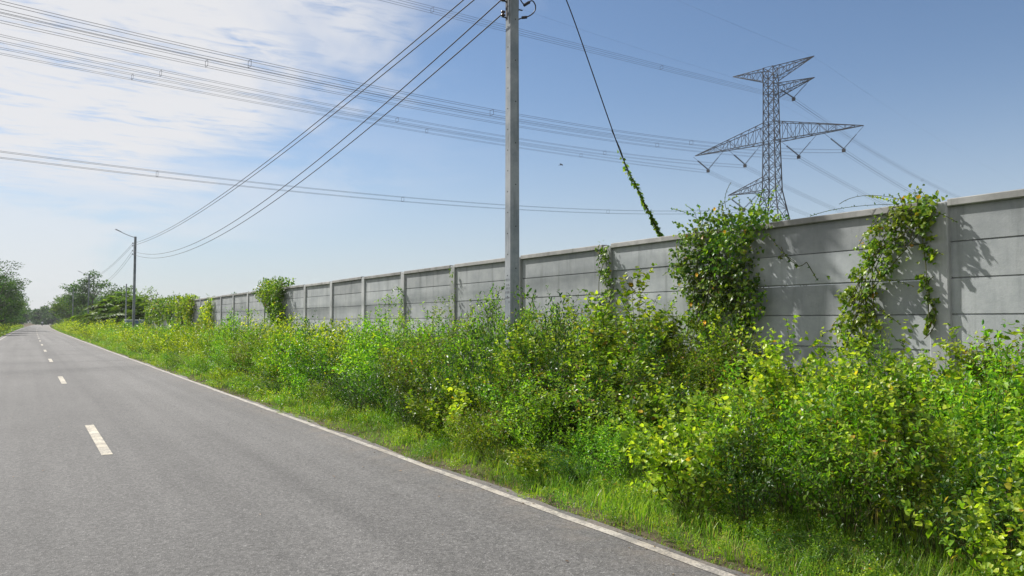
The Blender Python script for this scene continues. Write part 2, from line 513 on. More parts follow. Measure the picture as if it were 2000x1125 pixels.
def make_shrub(seed, H, W, stems, twigs, leaf, kind, node, lean=0.6, up=0.25, start=0.18, twig_len=0.28, heads=0, stem_r=0.008, flat=0.5, arch=0.0):
    rg = np.random.default_rng(seed)
    G = Geo()
    LP = []
    heads_p = []
    GM = Geo()
    for i in range(stems):
        az = rg.random() * 6.283
        rr = math.sqrt(rg.random())
        h = H * (1 - flat * rr * rr) * rg.uniform(.72, 1.05)
        d = np.array([math.cos(az), math.sin(az), 0])
        p0 = d * W * 0.10 * rg.random()
        p2 = d * W * 0.5 * rr * rg.uniform(.8, 1.1) + np.array([0, 0, h])
        p1 = p0 + d * W * .5 * rr * (1 - lean) + np.array([0, 0, h * (0.75 + arch)])
        path = bez(p0, p1, p2, 7) + np.cumsum(rg.normal(0, .012 * H, (7, 3)), axis=0) * np.linspace(0, 1, 7)[:, None]
        G.tube(path, np.linspace(stem_r, stem_r * .3, 7), 3, False)
        GM.tube(path[::2], np.linspace(stem_r, stem_r * .3, 4), 3, False)
        LP.append(leaves_on(rg, path, node, leaf, up, start=start))
        if heads and rg.random() < heads:
            heads_p.append(path[-1])
        for j in range(twigs):
            f = rg.uniform(.25, .95)
            q = f * 6
            k0 = int(min(q, 5))
            b0 = path[k0] * (1 - (q - k0)) + path[k0 + 1] * (q - k0)
            a2 = rg.random() * 6.283
            dd = np.array([math.cos(a2), math.sin(a2), 0])
            ln = H * twig_len * rg.uniform(.5, 1.15) * (1.15 - .5 * f)
            b2 = b0 + dd * ln * rg.uniform(.45, .9) + np.array([0, 0, ln * rg.uniform(.1, .9)])
            b1 = b0 + dd * ln * .35 + np.array([0, 0, ln * .05])
            tw = bez(b0, b1, b2, 4)
            G.tube(tw, np.linspace(stem_r * .5, stem_r * .2, 4), 3, False)
            LP.append(leaves_on(rg, tw, node, leaf * .9, up, start=.05))
            if heads and rg.random() < heads * .6:
                heads_p.append(tw[-1])
    P, A, N, S = [np.concatenate(x) for x in zip(*LP)]
    keep = P[:, 2] > 0.02
    V, F = leaf_arrays(P[keep], A[keep], N[keep], S[keep], kind)
    hv = hf = None
    if heads_p:
        hp = np.repeat(np.array(heads_p), 9, axis=0) + rg.normal(0, .016, (len(heads_p) * 9, 3))
        hv, hf = leaf_arrays(hp, rg.normal(0, 1, hp.shape) + [0, 0, .8], rg.normal(0, 1, hp.shape), rg.uniform(.014, .03, len(hp)), 'oval4')
    return dict(stems=(np.concatenate(G.V), np.concatenate(G.F[4])), main=(np.concatenate(GM.V), np.concatenate(GM.F[4])), leaves=(V, F), heads=(hv, hf) if hv is not None else None, H=H, W=W)


# ------------------------------------------------------------------ setting: ground, road
def bend(y):
    y = np.maximum(np.asarray(y, float), 0)
    return 3.3e-5 * y * y


gx = np.concatenate([[-1500, -400, -120, -40, -12], np.linspace(-6, 12, 19), [16, 30, 60, 130, 300, 700, 1500]])
gy = np.concatenate([[-1500, -400, -100, -30, -10], np.linspace(-4, 40, 45), [50, 65, 80, 110, 150, 220, 320, 480, 700, 1000, 1500]])
XX, YY = np.meshgrid(gx, gy, indexing='ij')
rr_ = np.random.default_rng(3)
ZZ = -0.03 + np.where((XX > 4.6) & (XX < 40) | (XX < -3.4) & (XX > -40), rr_.normal(0, .035, XX.shape), 0) - np.where((XX > 4.3) & (XX < 8), 0.05, 0)
ZZ = np.where((np.abs(XX - .9) < 3.6), -0.05, ZZ)
V = np.stack([XX, YY, ZZ], -1).reshape(-1, 3)
i, j = np.meshgrid(np.arange(len(gx) - 1), np.arange(len(gy) - 1), indexing='ij')
a = i * len(gy) + j
F = np.stack([a, a + len(gy), a + len(gy) + 1, a + 1], -1).reshape(-1, 4)
o = obj('ground', mesh_np('ground', V, [F], 'ground', True))
tag(o, kind='structure', label='earth and thin grass ground of the verge and land beyond')

ROAD_C, EDGE_R, EDGE_L = 0.86, 3.76, -2.06
ys = np.concatenate([np.arange(-20, 40, .22), np.arange(40, 120, 2.0), np.arange(120, 640, 10.0)])


def ribbon(x0, x1, z, y):
    n = len(y)
    V = np.concatenate([np.stack([x0 + bend(y), y, np.full(n, z)], -1), np.stack([x1 + bend(y), y, np.full(n, z)], -1)])
    k = np.arange(n - 1)
    return V, np.stack([k, k + n, k + n + 1, k + 1], -1)


eR = 3.875 + np.convolve(rr_.normal(0, .07, len(ys)), np.ones(5) / 5, 'same') + np.convolve(rr_.normal(0, .12, len(ys)), np.ones(21) / 21, 'same')
eL = -2.45 + np.convolve(rr_.normal(0, .10, len(ys)), np.ones(5) / 5, 'same')
n = len(ys)
V = np.concatenate([np.stack([x + bend(ys), ys, np.full(n, z)], -1) for x, z in ((eL - .03, -.06), (eL, 0.0), (np.full(n, -1.0), 0.0), (np.full(n, 1.0), 0.0), (np.full(n, 2.6), 0.0), (eR, 0.0), (eR + .03, -.06))])
k = np.arange(n - 1)
F = np.concatenate([np.stack([k + r * n, k + (r + 1) * n, k + (r + 1) * n + 1, k + r * n + 1], -1) for r in range(6)])
road = obj('road', mesh_np('road', V, [F], 'asphalt'))
tag(road, 'worn grey two-lane asphalt road running to the horizon', kind='structure')
yy = np.concatenate([np.arange(-20, 60, 0.5), np.arange(60, 640, 6.0)])
wv_ = rr_.normal(0, .006, len(yy))
for x in (EDGE_R, EDGE_L):
    V, F = ribbon(x - .044 + wv_, x + .044 + wv_, 0.004, yy)
    obj('edge_line', mesh_np('edge_line', V, [F], 'paint_white'), road)
for k in range(-1, 30):
    y0 = 10.35 + 12.35 * k
    yd = np.linspace(y0, y0 + 3.1, 5)
    V, F = ribbon(ROAD_C - .06, ROAD_C + .06, 0.004, yd)
    obj('lane_dash', mesh_np('lane_dash', V, [F], 'paint_cream'), road)

# ------------------------------------------------------------------ concrete wall
WX, WY0, BAY, WTOP = 8.95, 4.75, 3.0, 3.02
PH = 0.42
wall = thing('concrete_wall', 'long grey precast concrete panel wall with posts and coping beside the verge', 'wall', (WX, WY0, 0))


def bevel_box(sx, sy, sz, b=0.008):
    """box centred in x/y, base at z=0, with chamfered vertical and top edges"""
    g = Geo()
    x, y = sx / 2, sy / 2
    ring = lambda e, z: [[-x + e + b, -y + e, z], [x - e - b, -y + e, z], [x - e, -y + e + b, z], [x - e, y - e - b, z], [x - e - b, y - e, z], [-x + e + b, y - e, z], [-x + e, y - e - b, z], [-x + e, -y + e + b, z]]
    V = ring(b, 0) + ring(0, b) + ring(0, sz - b) + ring(b, sz)
    F = [[r * 8 + q, r * 8 + (q + 1) % 8, (r + 1) * 8 + (q + 1) % 8, (r + 1) * 8 + q] for r in range(3) for q in range(8)]
    F += [[24, 25, 26, 27], [24, 27, 28, 31], [28, 29, 30, 31], [3, 2, 1, 0], [7, 4, 3, 0], [7, 6, 5, 4]]
    g.add(V, F)
    return g


def panel_mesh(th, ln, h):
    x, y = th / 2, ln / 2
    prof = [(-x + .022, 0), (x, 0), (x, h), (-x, h), (-x, .017), (-x + .022, .014)]
    V = [[px_, -y, pz_] for px_, pz_ in prof] + [[px_, y, pz_] for px_, pz_ in prof]
    g_ = Geo()
    g_.add(V, [[(q + 1) % 6, q, q + 6, (q + 1) % 6 + 6] for q in range(6)] + [[0, 1, 2, 5], [5, 2, 3, 4], [11, 8, 7, 6], [10, 9, 8, 11]])
    return g_.mesh('panel', 'concrete_panel')


me_panel = panel_mesh(.07, BAY - .20, PH - .001)
me_post = bevel_box(.22, .235, WTOP - .005, .014).mesh('post', 'concrete_post')
me_cap = bevel_box(.20, BAY - .245, .088, .010).mesh('coping', 'concrete_coping')
NB = 24
rw = np.random.default_rng(11)
for nb in range(-1, NB):
    y = nb * BAY
    bx_ = float(bend(WY0 + y))
    obj('post', me_post, wall, (0.11 + bx_, y, -.02 + rw.normal(0, .006)), (rw.normal(0, .003), rw.normal(0, .003), 0))
    if nb == NB - 1:
        break
    for q in range(7):
        z = WTOP - .085 - (q + 1) * PH
        obj('panel', me_panel, wall, (0.088 + bx_ + rw.normal(0, .003), y + BAY / 2, z + rw.normal(0, .002)), (rw.normal(0, .0016), rw.normal(0, .002), rw.normal(0, .001)))
    obj('coping', me_cap, wall, (0.095 + bx_, y + BAY / 2, WTOP - .086 + rw.normal(0, .005)), (rw.normal(0, .0015), rw.normal(0, .008), 0))

# ------------------------------------------------------------------ utility poles and street lights
PX, PH_POLE = 6.9, 8.2
POLE_Y = [10.76, 65.3, 122.0, 176.0, 231.0, 287.0]
WIRE_Z = [7.66, 7.49, 7.10, 6.84]
g = Geo()
nz = 9
rings = []
for q in range(nz + 1):
    z = -.1 + (PH_POLE + .1) * q / nz
    h = .097 - .016 * q / nz
    b = .012
    rings += [[-h + b, -h, z], [h - b, -h, z], [h, -h + b, z], [h, h - b, z], [h - b, h, z], [-h + b, h, z], [-h, h - b, z], [-h, -h + b, z]]
F = [[r * 8 + q, r * 8 + (q + 1) % 8, (r + 1) * 8 + (q + 1) % 8, (r + 1) * 8 + q] for r in range(nz) for q in range(8)]
T = nz * 8
F += [[T, T + 1, T + 2, T + 3], [T, T + 3, T + 4, T + 7], [T + 4, T + 5, T + 6, T + 7]]
g.add(rings, F)
me_shaft = g.mesh('shaft', 'concrete_pole')
me_hole = Geo().lathe((0, 0, 0), [(.0105, 0), (.0105, .003), (.0001, .003)], 8).mesh('bolt_hole', 'hole_shade')  # flat dark disc on the face; the hole's shade is in its colour
me_spool = Geo().lathe((0, 0, 0), [(.001, -.045), (.028, -.045), (.038, -.038), (.038, -.018), (.022, -.008), (.022, .008), (.038, .018), (.038, .038), (.028, .045), (.001, .045)], 12).mesh('spool_insulator', 'porcelain_brown', True)
g = Geo()
g.box((-.03, 0, 0), (.012, .05, 1.02))
for z in (-.47, -.19, .19, .36, .47):
    g.box((-.075, 0, z), (.10, .035, .008))
me_rack = g.mesh('rack', 'dark_iron')
g = Geo()
P = bez(np.array([0, 0, 0.0]), np.array([-.5, 0, .10]), np.array([-1.25, 0, .48]), 8)
g.tube(P, .028, 6)
me_arm = g.mesh('lamp_arm', 'lamp_grey', True)
g = Geo()
g.add([[-1.12, -.07, .40], [-1.12, .07, .40], [-1.62, .10, .62], [-1.62, -.10, .62], [-1.12, -.05, .47], [-1.12, .05, .47], [-1.60, .07, .69], [-1.60, -.07, .69]],
      [[0, 1, 2, 3], [7, 6, 5, 4], [0, 4, 5, 1], [1, 5, 6, 2], [2, 6, 7, 3], [3, 7, 4, 0]])
me_head = g.mesh('lamp_head', 'lamp_grey')
pole_label = ['tall square concrete utility pole standing in the scrub nearest the camera',
              'dark concrete pole with street lamp arm, at the far end of the wall',
              'concrete lamp pole on the verge in front of the palms',
              'lamp pole beside the dark tree, fourth along the road',
              'small far lamp pole rising against the sky, fifth along the road',
              'farthest lamp pole before the distant trees']
for q, y in enumerate(POLE_Y):
    x = PX + float(bend(y))
    t = thing('utility_pole', pole_label[q], 'utility pole', (x, y, 0), 0, 'utility poles along the road')
    obj('shaft', me_shaft, t, scale=(1, 1, 9.0 / PH_POLE) if q == 0 else None)
    # rack with spools on the road side
    hw = .084
    obj('rack', me_rack, t, (-hw + .0, 0, 7.25))
    for z in WIRE_Z:
        obj('spool_insulator', me_spool, t, (-hw - .10, 0, z))
    if q == 0:
        for hz in np.arange(.6, 7.9, .355):
            hh = .097 - .016 * hz / PH_POLE
            obj('bolt_hole', me_hole, t, (-hh - .0005, 0.008 * math.sin(hz * 9), hz), (0, R(-90), 0))
            if int(hz / .355) % 2 == 0:
                obj('bolt_hole', me_hole, t, (0.012, -hh - .0005, hz + .12), (R(90), 0, 0))
        # worn stencilled rows of characters on the road-facing side
        gm = Geo()
        rm = np.random.default_rng(5)
        for zr, hr, wt in ((2.30, .045, 1.0), (2.215, .04, 1.0), (2.16, .05, .9), (2.09, .05, .9), (2.00, .035, 1.0), (1.93, .045, .7)):
            yq = -.055
            while yq < .055:
                wd = rm.uniform(.012, .022)
                hh = .097 - .016 * zr / PH_POLE + .0015
                if rm.random() < wt:
                    for st in range(rm.integers(2, 4)):
                        if rm.random() < .5:
                            gm.box((-hh, yq + rm.uniform(0, wd), zr), (.001, .004, hr * rm.uniform(.6, 1)))
                        else:
                            gm.box((-hh, yq + wd / 2, zr + rm.uniform(-.5, .5) * hr * .9), (.0012, wd, .005))
                yq += wd + .009
        tag(gm.build('stencil_marking', 'marking_ink', t), kind='stuff')
        # dead-end clamps and jumper loop on the wall side
        obj('wall_side_rack', me_rack, t, (hw, 0, 7.45), (0, 0, R(180)))
        for z in (7.64, 7.45, 7.26):
            obj('spool_insulator', me_spool, t, (hw + .10, 0, z))
        gj = Geo()
        lp = np.array([[.10, 0, 7.26], [.20, -.05, 7.05], [.26, -.08, 7.10], [.34, -.12, 7.16], [.40, -.14, 7.06], [.395, -.12, 6.96], [.30, -.08, 6.87], [.20, -.05, 6.84], [.085, -.02, 6.78]])
        s_ = np.linspace(0, 8, 33)
        lp = np.stack([np.interp(s_, np.arange(9), lp[:, c_]) for c_ in range(3)], -1)
        for _ in range(3):
            lp[1:-1] = (lp[:-2] + lp[1:-1] * 2 + lp[2:]) / 4
        gj.tube(lp, .011, 5)
        gj.build('jumper_loop', 'cable_black', t, True)
        gc = Geo()
        gc.tube([[.205, -.05, 7.05], [.30, -.09, 7.12]], .026, 6)
        gc.build('clamp', 'dark_iron', t)
        gc = Geo()
        gc.tube([[.17, -.045, 6.83], [.255, -.07, 6.85]], .026, 6)
        gc.build('clamp', 'dark_iron', t)
    else:
        obj('lamp_arm', me_arm, t, (-.03, 0, PH_POLE - .06), None, (.85, 1, .85))
        obj('lamp_head', me_head, t, (-.03, 0, PH_POLE - .06), None, (.85, 1, .85))

# low-voltage cables strung from pole to pole
SAG = [.80, .76, 1.72, 1.70]
wire_words = ['topmost', 'second down', 'third down', 'lowest']
for k, (z, sg) in enumerate(zip(WIRE_Z, SAG)):
    spans = list(zip(POLE_Y[:-1], POLE_Y[1:])) + [(POLE_Y[0], POLE_Y[0] - 52)]
    for q, (y0, y1) in enumerate(spans):
        s_ = np.linspace(0, 1, 41)
        yv = y0 + (y1 - y0) * s_
        xv = PX + (.19 if q == 5 else -.19) + bend(y0) + (bend(y1) - bend(y0)) * s_
        zv = z + (.35 if q == 5 else 0) - 4 * sg * s_ * (1 - s_) * (1 if q == 0 else .75)
        rad = .009 if q != 0 else .0115
        gt = Geo().tube(np.stack([xv, yv, zv], -1), rad, 5, False)
        o = gt.build('power_cable', 'cable_black', smooth=True)
        where = ['between the near pole and the second pole', 'between the second and third pole', 'between the third and fourth pole', 'between the fourth and fifth pole', 'between the fifth and sixth pole', 'running from the near pole back over the camera'][q]
        tag(o, 'black cable, %s, %s' % (wire_words[k], where), 'cable', 'low cables strung along the roadside poles')

# guy cable from the pole head down behind the wall
gp = np.array([[6.98, 10.74, 8.85], [7.33, 10.42, 7.95], [7.66, 10.20, 7.09], [8.14, 10.08, 5.81], [8.68, 9.98, 4.43], [8.99, 9.87, 3.82], [9.34, 9.74, 3.09], [9.72, 9.60, 2.4], [10.25, 9.40, 1.5], [11.3, 9.05, 0.0]])
tt = np.linspace(0, len(gp) - 1, 70)
gpp = np.stack([np.interp(tt, np.arange(len(gp)), gp[:, c_]) for c_ in range(3)], -1)
for _ in range(8):
    gpp[1:-1] = (gpp[:-2] + gpp[1:-1] * 2 + gpp[2:]) / 4
o = Geo().tube(gpp, .010, 5, False).build('guy_cable', 'cable_black', smooth=True)
tag(o, 'slack dark guy cable running from the near pole down behind the wall', 'cable')

# ------------------------------------------------------------------ transmission tower
TC = np.array([103.0, 81.2])
ta = np.array([.195, -.981]); ta /= np.linalg.norm(ta)     # along the crossarms
tl = np.array([ta[1], -ta[0]])                                # along the line, towards the road
tower = thing('transmission_tower', 'tall steel lattice transmission tower standing beyond the wall', 'pylon', (TC[0], TC[1], 0), math.atan2(ta[1], ta[0]))
# local frame: x along the arms (positive = to the camera's right), y away from the road side


def half(z):
    return np.interp(z, [0, 23.2, 31.2, 36, 43.6], [5.0, 1.15, 1.0, .93, .86])


for sx_ in (-1, 1):
    for sy_ in (-1, 1):
        zs = [-.2, 6, 12, 18, 23.2, 27, 31.2, 36, 40, 43.6]
        Geo().tube([[sx_ * half(z), sy_ * half(z), z] for z in zs], np.interp(zs, [0, 20, 44], [.15, .105, .08]), 4).build('leg', 'galvanised_steel', tower)
lev = [0, 6.5, 12.2, 16.6, 20.2, 23.2, 25.2, 27.2, 29.2, 31.2, 32.8, 34.4, 36.2, 38.0, 39.4, 40.8, 42.2, 43.6]
for z0, z1 in zip(lev[:-1], lev[1:]):
    g = Geo()
    a0, a1 = half(z0), half(z1)
    c0 = [(-a0, -a0), (a0, -a0), (a0, a0), (-a0, a0)]
    c1 = [(-a1, -a1), (a1, -a1), (a1, a1), (-a1, a1)]
    br = .052 if z0 > 10 else .07
    for q in range(4):
        r_ = (q + 1) % 4
        g.tube([[*c0[q], z0], [*c1[r_], z1]], br, 4)
        g.tube([[*c0[r_], z0], [*c1[q], z1]], br, 4)
        g.tube([[*c1[q], z1], [*c1[r_], z1]], br * .9, 4)
        if z1 - z0 > 2.8:
            zm = (z0 + z1) / 2
            am = half(zm)
            cm = [(-am, -am), (am, -am), (am, am), (-am, am)]
            g.tube([[*cm[q], zm], [*cm[r_], zm]], br * .7, 4)
    g.build('bracing', 'galvanised_steel', tower)


def crossarm(sgn, zb, zt, length, ztip, nseg, name_label):
    """pyramid truss: four chords meeting at the tip, with verticals and diagonals"""
    ar = obj('crossarm', Geo().box((0, 0, 0), (.01, .01, .01)).mesh('crossarm', 'galvanised_steel'), tower)
    bpy.data.objects.remove(ar)
    g = Geo()
    d = half(zb)
    tip = np.array([sgn * length, 0, ztip])
    B = [np.array([sgn * d, s_ * d, zb]) for s_ in (-1, 1)]
    Tp = [np.array([sgn * half(zt), s_ * half(zt), zt]) for s_ in (-1, 1)]
    for p_ in B + Tp:
        g.tube([p_, tip], .072, 4)
    ar = g.build('crossarm', 'galvanised_steel', tower)
    g2 = Geo()
    L = lambda p_, f: p_ + (tip - p_) * f
    fs = np.linspace(0, 1, nseg + 1)[:-1]
    for u_, (f0, f1) in enumerate(zip(fs[:-1], fs[1:])):
        for s_ in (0, 1):
            g2.tube([L(B[s_], f1), L(Tp[s_], f1)], .038, 4)
            if u_ % 2 == 0:
                g2.tube([L(B[s_], f0), L(Tp[s_], f1)], .038, 4)
            else:
                g2.tube([L(Tp[s_], f0), L(B[s_], f1)], .038, 4)
        g2.tube([L(B[0], f1), L(B[1], f1)], .036, 4)
        g2.tube([L(Tp[0], f1), L(Tp[1], f1)], .036, 4)
        g2.tube([L(B[0], f0), L(B[1], f1)], .036, 4)
    g2.build('truss_bracing', 'galvanised_steel', ar)


crossarm(-1, 41.4, 43.5, 6.9, 43.75, 6, '')
crossarm(1, 41.4, 43.5, 7.4, 43.75, 6, '')
crossarm(1, 38.6, 40.6, 7.4, 40.3, 6, '')
crossarm(-1, 31.2, 34.4, 14.6, 31.2, 10, '')
crossarm(1, 31.2, 34.4, 14.8, 31.2, 10, '')
crossarm(-1, 23.2, 25.4, 8.1, 23.3, 6, '')

PHASE = {  # s along the arm, clamp height, slope and quadratic of the catenary, arm height
    'A': (3.89, 37.44, -.0919, .00004, 40.4),
    'Ro': (11.75, 27.79, -.1649, .000730, 31.2),
    'Ri': (4.58, 27.89, -.1325, .000576, 31.2),
    'Li': (-4.86, 27.88, -.1147, .000560, 31.2),
    'Lo': (-11.96, 28.02, -.0800, .000330, 31.2),
    'C': (-5.2, 20.35, -.1271, .000603, 23.3),
}
phase_words = {'A': 'hung highest, from the short upper right arm', 'Ro': 'hung from the outer right end of the tower\'s long arm', 'Ri': 'hung from the inner right of the tower\'s long arm',
               'Li': 'hung from the inner left of the tower\'s long arm', 'Lo': 'hung from the outer left end of the tower\'s long arm', 'C': 'hung lowest, from the bottom left arm'}
disc = [(.001, 0)]
for q in range(15):
    disc += [(.02, q * .19 + .02), (.15, q * .19 + .05), (.13, q * .19 + .075), (.025, q * .19 + .10)]
me_string = Geo().lathe((0, 0, 0), disc, 8).mesh('insulator_string', 'insulator_glass', True)
for k, (s_, h0, sl, qd, za) in PHASE.items():
    bot = np.array([s_, 0, h0 + .35])
    for sg in (-1, 1):
        up_ = np.array([s_ + sg * 3.0, 0, za - .1])
        dv = Vector(up_ - bot)
        o = obj('insulator_string', me_string, tower, tuple(bot), dv.to_track_quat('Z', 'Y').to_euler())
        gl = Geo().tube([bot + (up_ - bot) * .70, up_], .03, 4)
        gl.build('link_rod', 'galvanised_steel', tower)
    gk = Geo().box((s_, 0, h0 + .1), (.5, .25, .5))
    gk.build('yoke_plate', 'galvanised_steel', tower)
    base = TC + ta * s_
    run = thing('conductor_bundle', 'bundle of four thin conductors %s' % phase_words[k], 'power line', (base[0], base[1], 0), 0, 'high-voltage conductor bundles')
    tt = np.concatenate([np.linspace(-190, 0, 50)[:-1], np.linspace(0, 215, 60)])
    hz = np.where(tt >= 0, sl * tt + qd * tt * tt, .122 * tt + .00058 * tt * tt)
    for (ox, oz) in ((-.225, .225), (.225, .225), (-.225, -.225), (.225, -.225)):
        xy = tl[None] * tt[:, None] + ta[None] * ox
        Geo().tube(np.concatenate([xy, (h0 + hz + oz)[:, None]], 1), .014, 4, False).build('conductor', 'conductor_alloy', run)
    for ts in (-120, -60, 34 + (s_ % 3) * 3, 62 + (s_ % 4) * 3, 95):
        hh = sl * ts + qd * ts * ts if ts >= 0 else .122 * ts + .00058 * ts * ts
        c_ = tl * ts
        gs = Geo()
        q4 = [c_ + ta * .225, c_ - ta * .225]
        pts = [[*q4[0], h0 + hh + .225], [*q4[1], h0 + hh + .225], [*q4[1], h0 + hh - .225], [*q4[0], h0 + hh - .225]]
        for e in range(4):
            gs.tube([pts[e], pts[(e + 1) % 4]], .015, 4)
        gs.build('spacer', 'galvanised_steel', run)
for sg, ln, nm in ((-6.9, 1, 'left'), (7.4, 1, 'right')):
    base = TC + ta * sg
    tt = np.linspace(-190, 215, 60)
    hz = 43.7 - .075 * np.abs(tt) + .00034 * tt * tt
    xy = base[None] + tl[None] * tt[:, None]
    o = Geo().tube(np.concatenate([xy, hz[:, None]], 1), .006, 4, False).build('earth_wire', 'conductor_alloy')
    tag(o, 'single thin earth wire from the top %s arm of the tower' % nm, 'wire', 'earth wires')

# ------------------------------------------------------------------ plants on the verge
PROTO = {
    'broadleaf': [make_shrub(100 + q, 1.15, 1.6, 20, 8, .088, 'heart6', .041, lean=.30, up=.12, start=.06, twig_len=.34, flat=.55, arch=.12, stem_r=.006) for q in range(3)] + [make_shrub(110 + q, 1.75, 1.7, 26, 9, .086, 'heart6', .043, lean=.35, up=.12, start=.06, twig_len=.24, flat=.55, arch=.10, stem_r=.006) for q in range(2)],
    'leafy': [make_shrub(200 + q, 1.6, 1.75, 26, 8, .078, 'oval6', .034, lean=.38, up=.28, start=.08, twig_len=.26, flat=.62, stem_r=.006) for q in range(4)],
    'fine': [make_shrub(300 + q, 1.25, 1.45, 24, 10, .058, 'oval4', .022, lean=.45, up=.3, start=.08, twig_len=.26, heads=.16, flat=.50, stem_r=.004) for q in range(3)] + [make_shrub(310 + q, 2.0, 2.0, 28, 11, .058, 'oval4', .024, lean=.5, up=.3, start=.08, twig_len=.18, heads=.14, flat=.50, stem_r=.004) for q in range(2)],
    'sprig': [make_shrub(400 + q, 1.9, .75, 6, 4, .055, 'oval6', .026, lean=.8, up=.4, start=.25, twig_len=.15, flat=.3, stem_r=.005) for q in range(2)],
    'dark': [make_shrub(500 + q, 1.2, 1.4, 22, 8, .064, 'oval6', .033, lean=.4, up=.2, start=.08, twig_len=.3, flat=.5, stem_r=.006) for q in range(2)],
    'low': [make_shrub(600 + q, .42, .62, 13, 4, .036, 'oval4', .015, lean=.3, up=.3, start=.05, twig_len=.35, flat=.4, stem_r=.003) for q in range(3)],
    'lowy': [make_shrub(650 + q, .40, .60, 12, 4, .044, 'oval4', .017, lean=.3, up=.3, start=.05, twig_len=.35, flat=.4, stem_r=.003) for q in range(3)],
    'mid': [make_shrub(700 + q, 1.5, 1.9, 24, 7, .100, 'oval4', .045, lean=.45, up=.35, start=.06, twig_len=.26, flat=.52, stem_r=.006) for q in range(4)],
    'mid2': [make_shrub(750 + q, 1.5, 1.9, 20, 6, .150, 'oval4', .078, lean=.45, up=.35, start=.06, twig_len=.26, flat=.52, stem_r=.006) for q in range(3)],
    'lowfar': [make_shrub(670 + q, .42, .62, 11, 4, .070, 'oval4', .034, lean=.3, up=.3, start=.05, twig_len=.35, flat=.4, stem_r=.003) for q in range(3)],
    'far': [make_shrub(800 + q, 1.5, 2.3, 18, 4, .18, 'oval4', .080, lean=.5, up=.35, start=.05, twig_len=.3, flat=.5, stem_r=.012) for q in range(3)],
}
PROTO['midg'] = PROTO['mid']
PROTO['mid2g'] = PROTO['mid2']
PROTO['lowfary'] = PROTO['lowfar']
PMAT = {'midg': 'leaf_bright_green', 'mid2': 'leaf_far_yellow', 'mid2g': 'leaf_bright_green', 'lowfar': 'leaf_bright_green', 'lowfary': 'leaf_olive_fine', 'broadleaf': 'leaf_yellow_green', 'leafy': 'leaf_bright_green', 'fine': 'leaf_olive_fine', 'sprig': 'leaf_yellow_green', 'dark': 'leaf_dark_green', 'low': 'leaf_bright_green', 'lowy': 'leaf_olive_fine', 'mid': 'leaf_far_yellow', 'far': 'leaf_far_yellow'}
PMESH = {}


def proto_meshes(kind, v):
    if (kind, v) not in PMESH:
        p_ = PROTO[kind][v]
        PMESH[(kind, v)] = (mesh_np('stems', p_['stems'][0], [p_['stems'][1]], 'stem'), mesh_np('foliage', p_['leaves'][0], [p_['leaves'][1]], PMAT[kind]),
                            mesh_np('seed_heads', p_['heads'][0], [p_['heads'][1]], 'seed_head') if p_['heads'] else None)
    return PMESH[(kind, v)]


BAKE = {}


def bake(kind, v, loc, rz, s, zone, tilt=(0, 0)):
    p_ = PROTO[kind][v]
    c_, s__ = math.cos(rz), math.sin(rz)
    M = np.array([[c_, -s__, 0], [s__, c_, 0], [0, 0, 1]]) * np.array(s)[None]
    M[0, 2] += tilt[0]
    M[1, 2] += tilt[1]
    for part_, m_ in (('main', 'stem'), ('leaves', PMAT[kind]), ('heads', 'seed_head')):
        if p_[part_] is None or (part_ == 'main' and zone != 'near'):
            continue
        V, F = p_[part_]
        BAKE.setdefault((zone, m_), Geo()).add(V @ M.T + np.array(loc), F)


def top_height(x, y):
    """height the scrub reaches close to the wall, along the road"""
    h = np.interp(y, [0, 2.5, 3.2, 3.9, 4.6, 5.2, 6.0, 6.8, 7.4, 8.5, 9.8, 11.5, 13, 16, 20, 26, 34, 40, 46, 60, 75, 90, 130, 220],
                  [1.0, 1.15, 1.28, 1.48, 1.48, 1.35, 1.05, 1.20, 1.65, 1.72, 1.75, 1.85, 1.72, 1.55, 1.40, 1.50, 1.62, 1.55, 1.30, 1.25, 1.40, 1.9, 2.0, 2.2])
    prof = np.interp(x, [4.5, 4.9, 5.4, 6.2, 7.4, 8.7], [.28, .45, .70, .90, 1.0, 1.0])
    near = np.interp(x, [4.5, 4.9, 5.4, 6.2, 7.4, 8.7], [.34, .62, .82, .90, .95, 1.0])
    k_ = np.clip((5.6 - y) / 1.6, 0, 1)
    return h * (prof * (1 - k_) + near * k_) * 1.18


def kind_at(rg, x, y):
    r_ = rg.random()
    if y < 6.4:
        if x < 5.3:
            return 'broadleaf' if r_ < .35 else ('fine' if r_ < .62 else ('dark' if r_ < .8 else 'leafy'))
        return 'broadleaf' if r_ < .62 else ('leafy' if r_ < .82 else ('dark' if r_ < .93 else 'fine'))
    if y < 10.0:
        if x < 6.6:
            return 'fine' if r_ < .52 else ('dark' if r_ < .75 else ('broadleaf' if r_ < .9 else 'leafy'))
        return 'fine' if r_ < .42 else ('leafy' if r_ < .74 else ('broadleaf' if r_ < .88 else 'dark'))
    if y < 17:
        if x < 5.8:
            return 'fine' if r_ < .55 else ('low' if r_ < .7 else 'dark')
        return 'leafy' if r_ < .55 else ('fine' if r_ < .76 else 'dark')
    if y < 30:
        return 'fine' if r_ < .20 else ('leafy' if r_ < .36 else ('dark' if r_ < .50 else ('midg' if r_ < .70 else 'mid')))
    if y > 40 and y < 78:
        return 'mid2' if r_ < .60 else 'mid2g'
    if y < 78:
        return 'mid' if r_ < .58 else ('midg' if r_ < .90 else 'dark')
    return 'far'


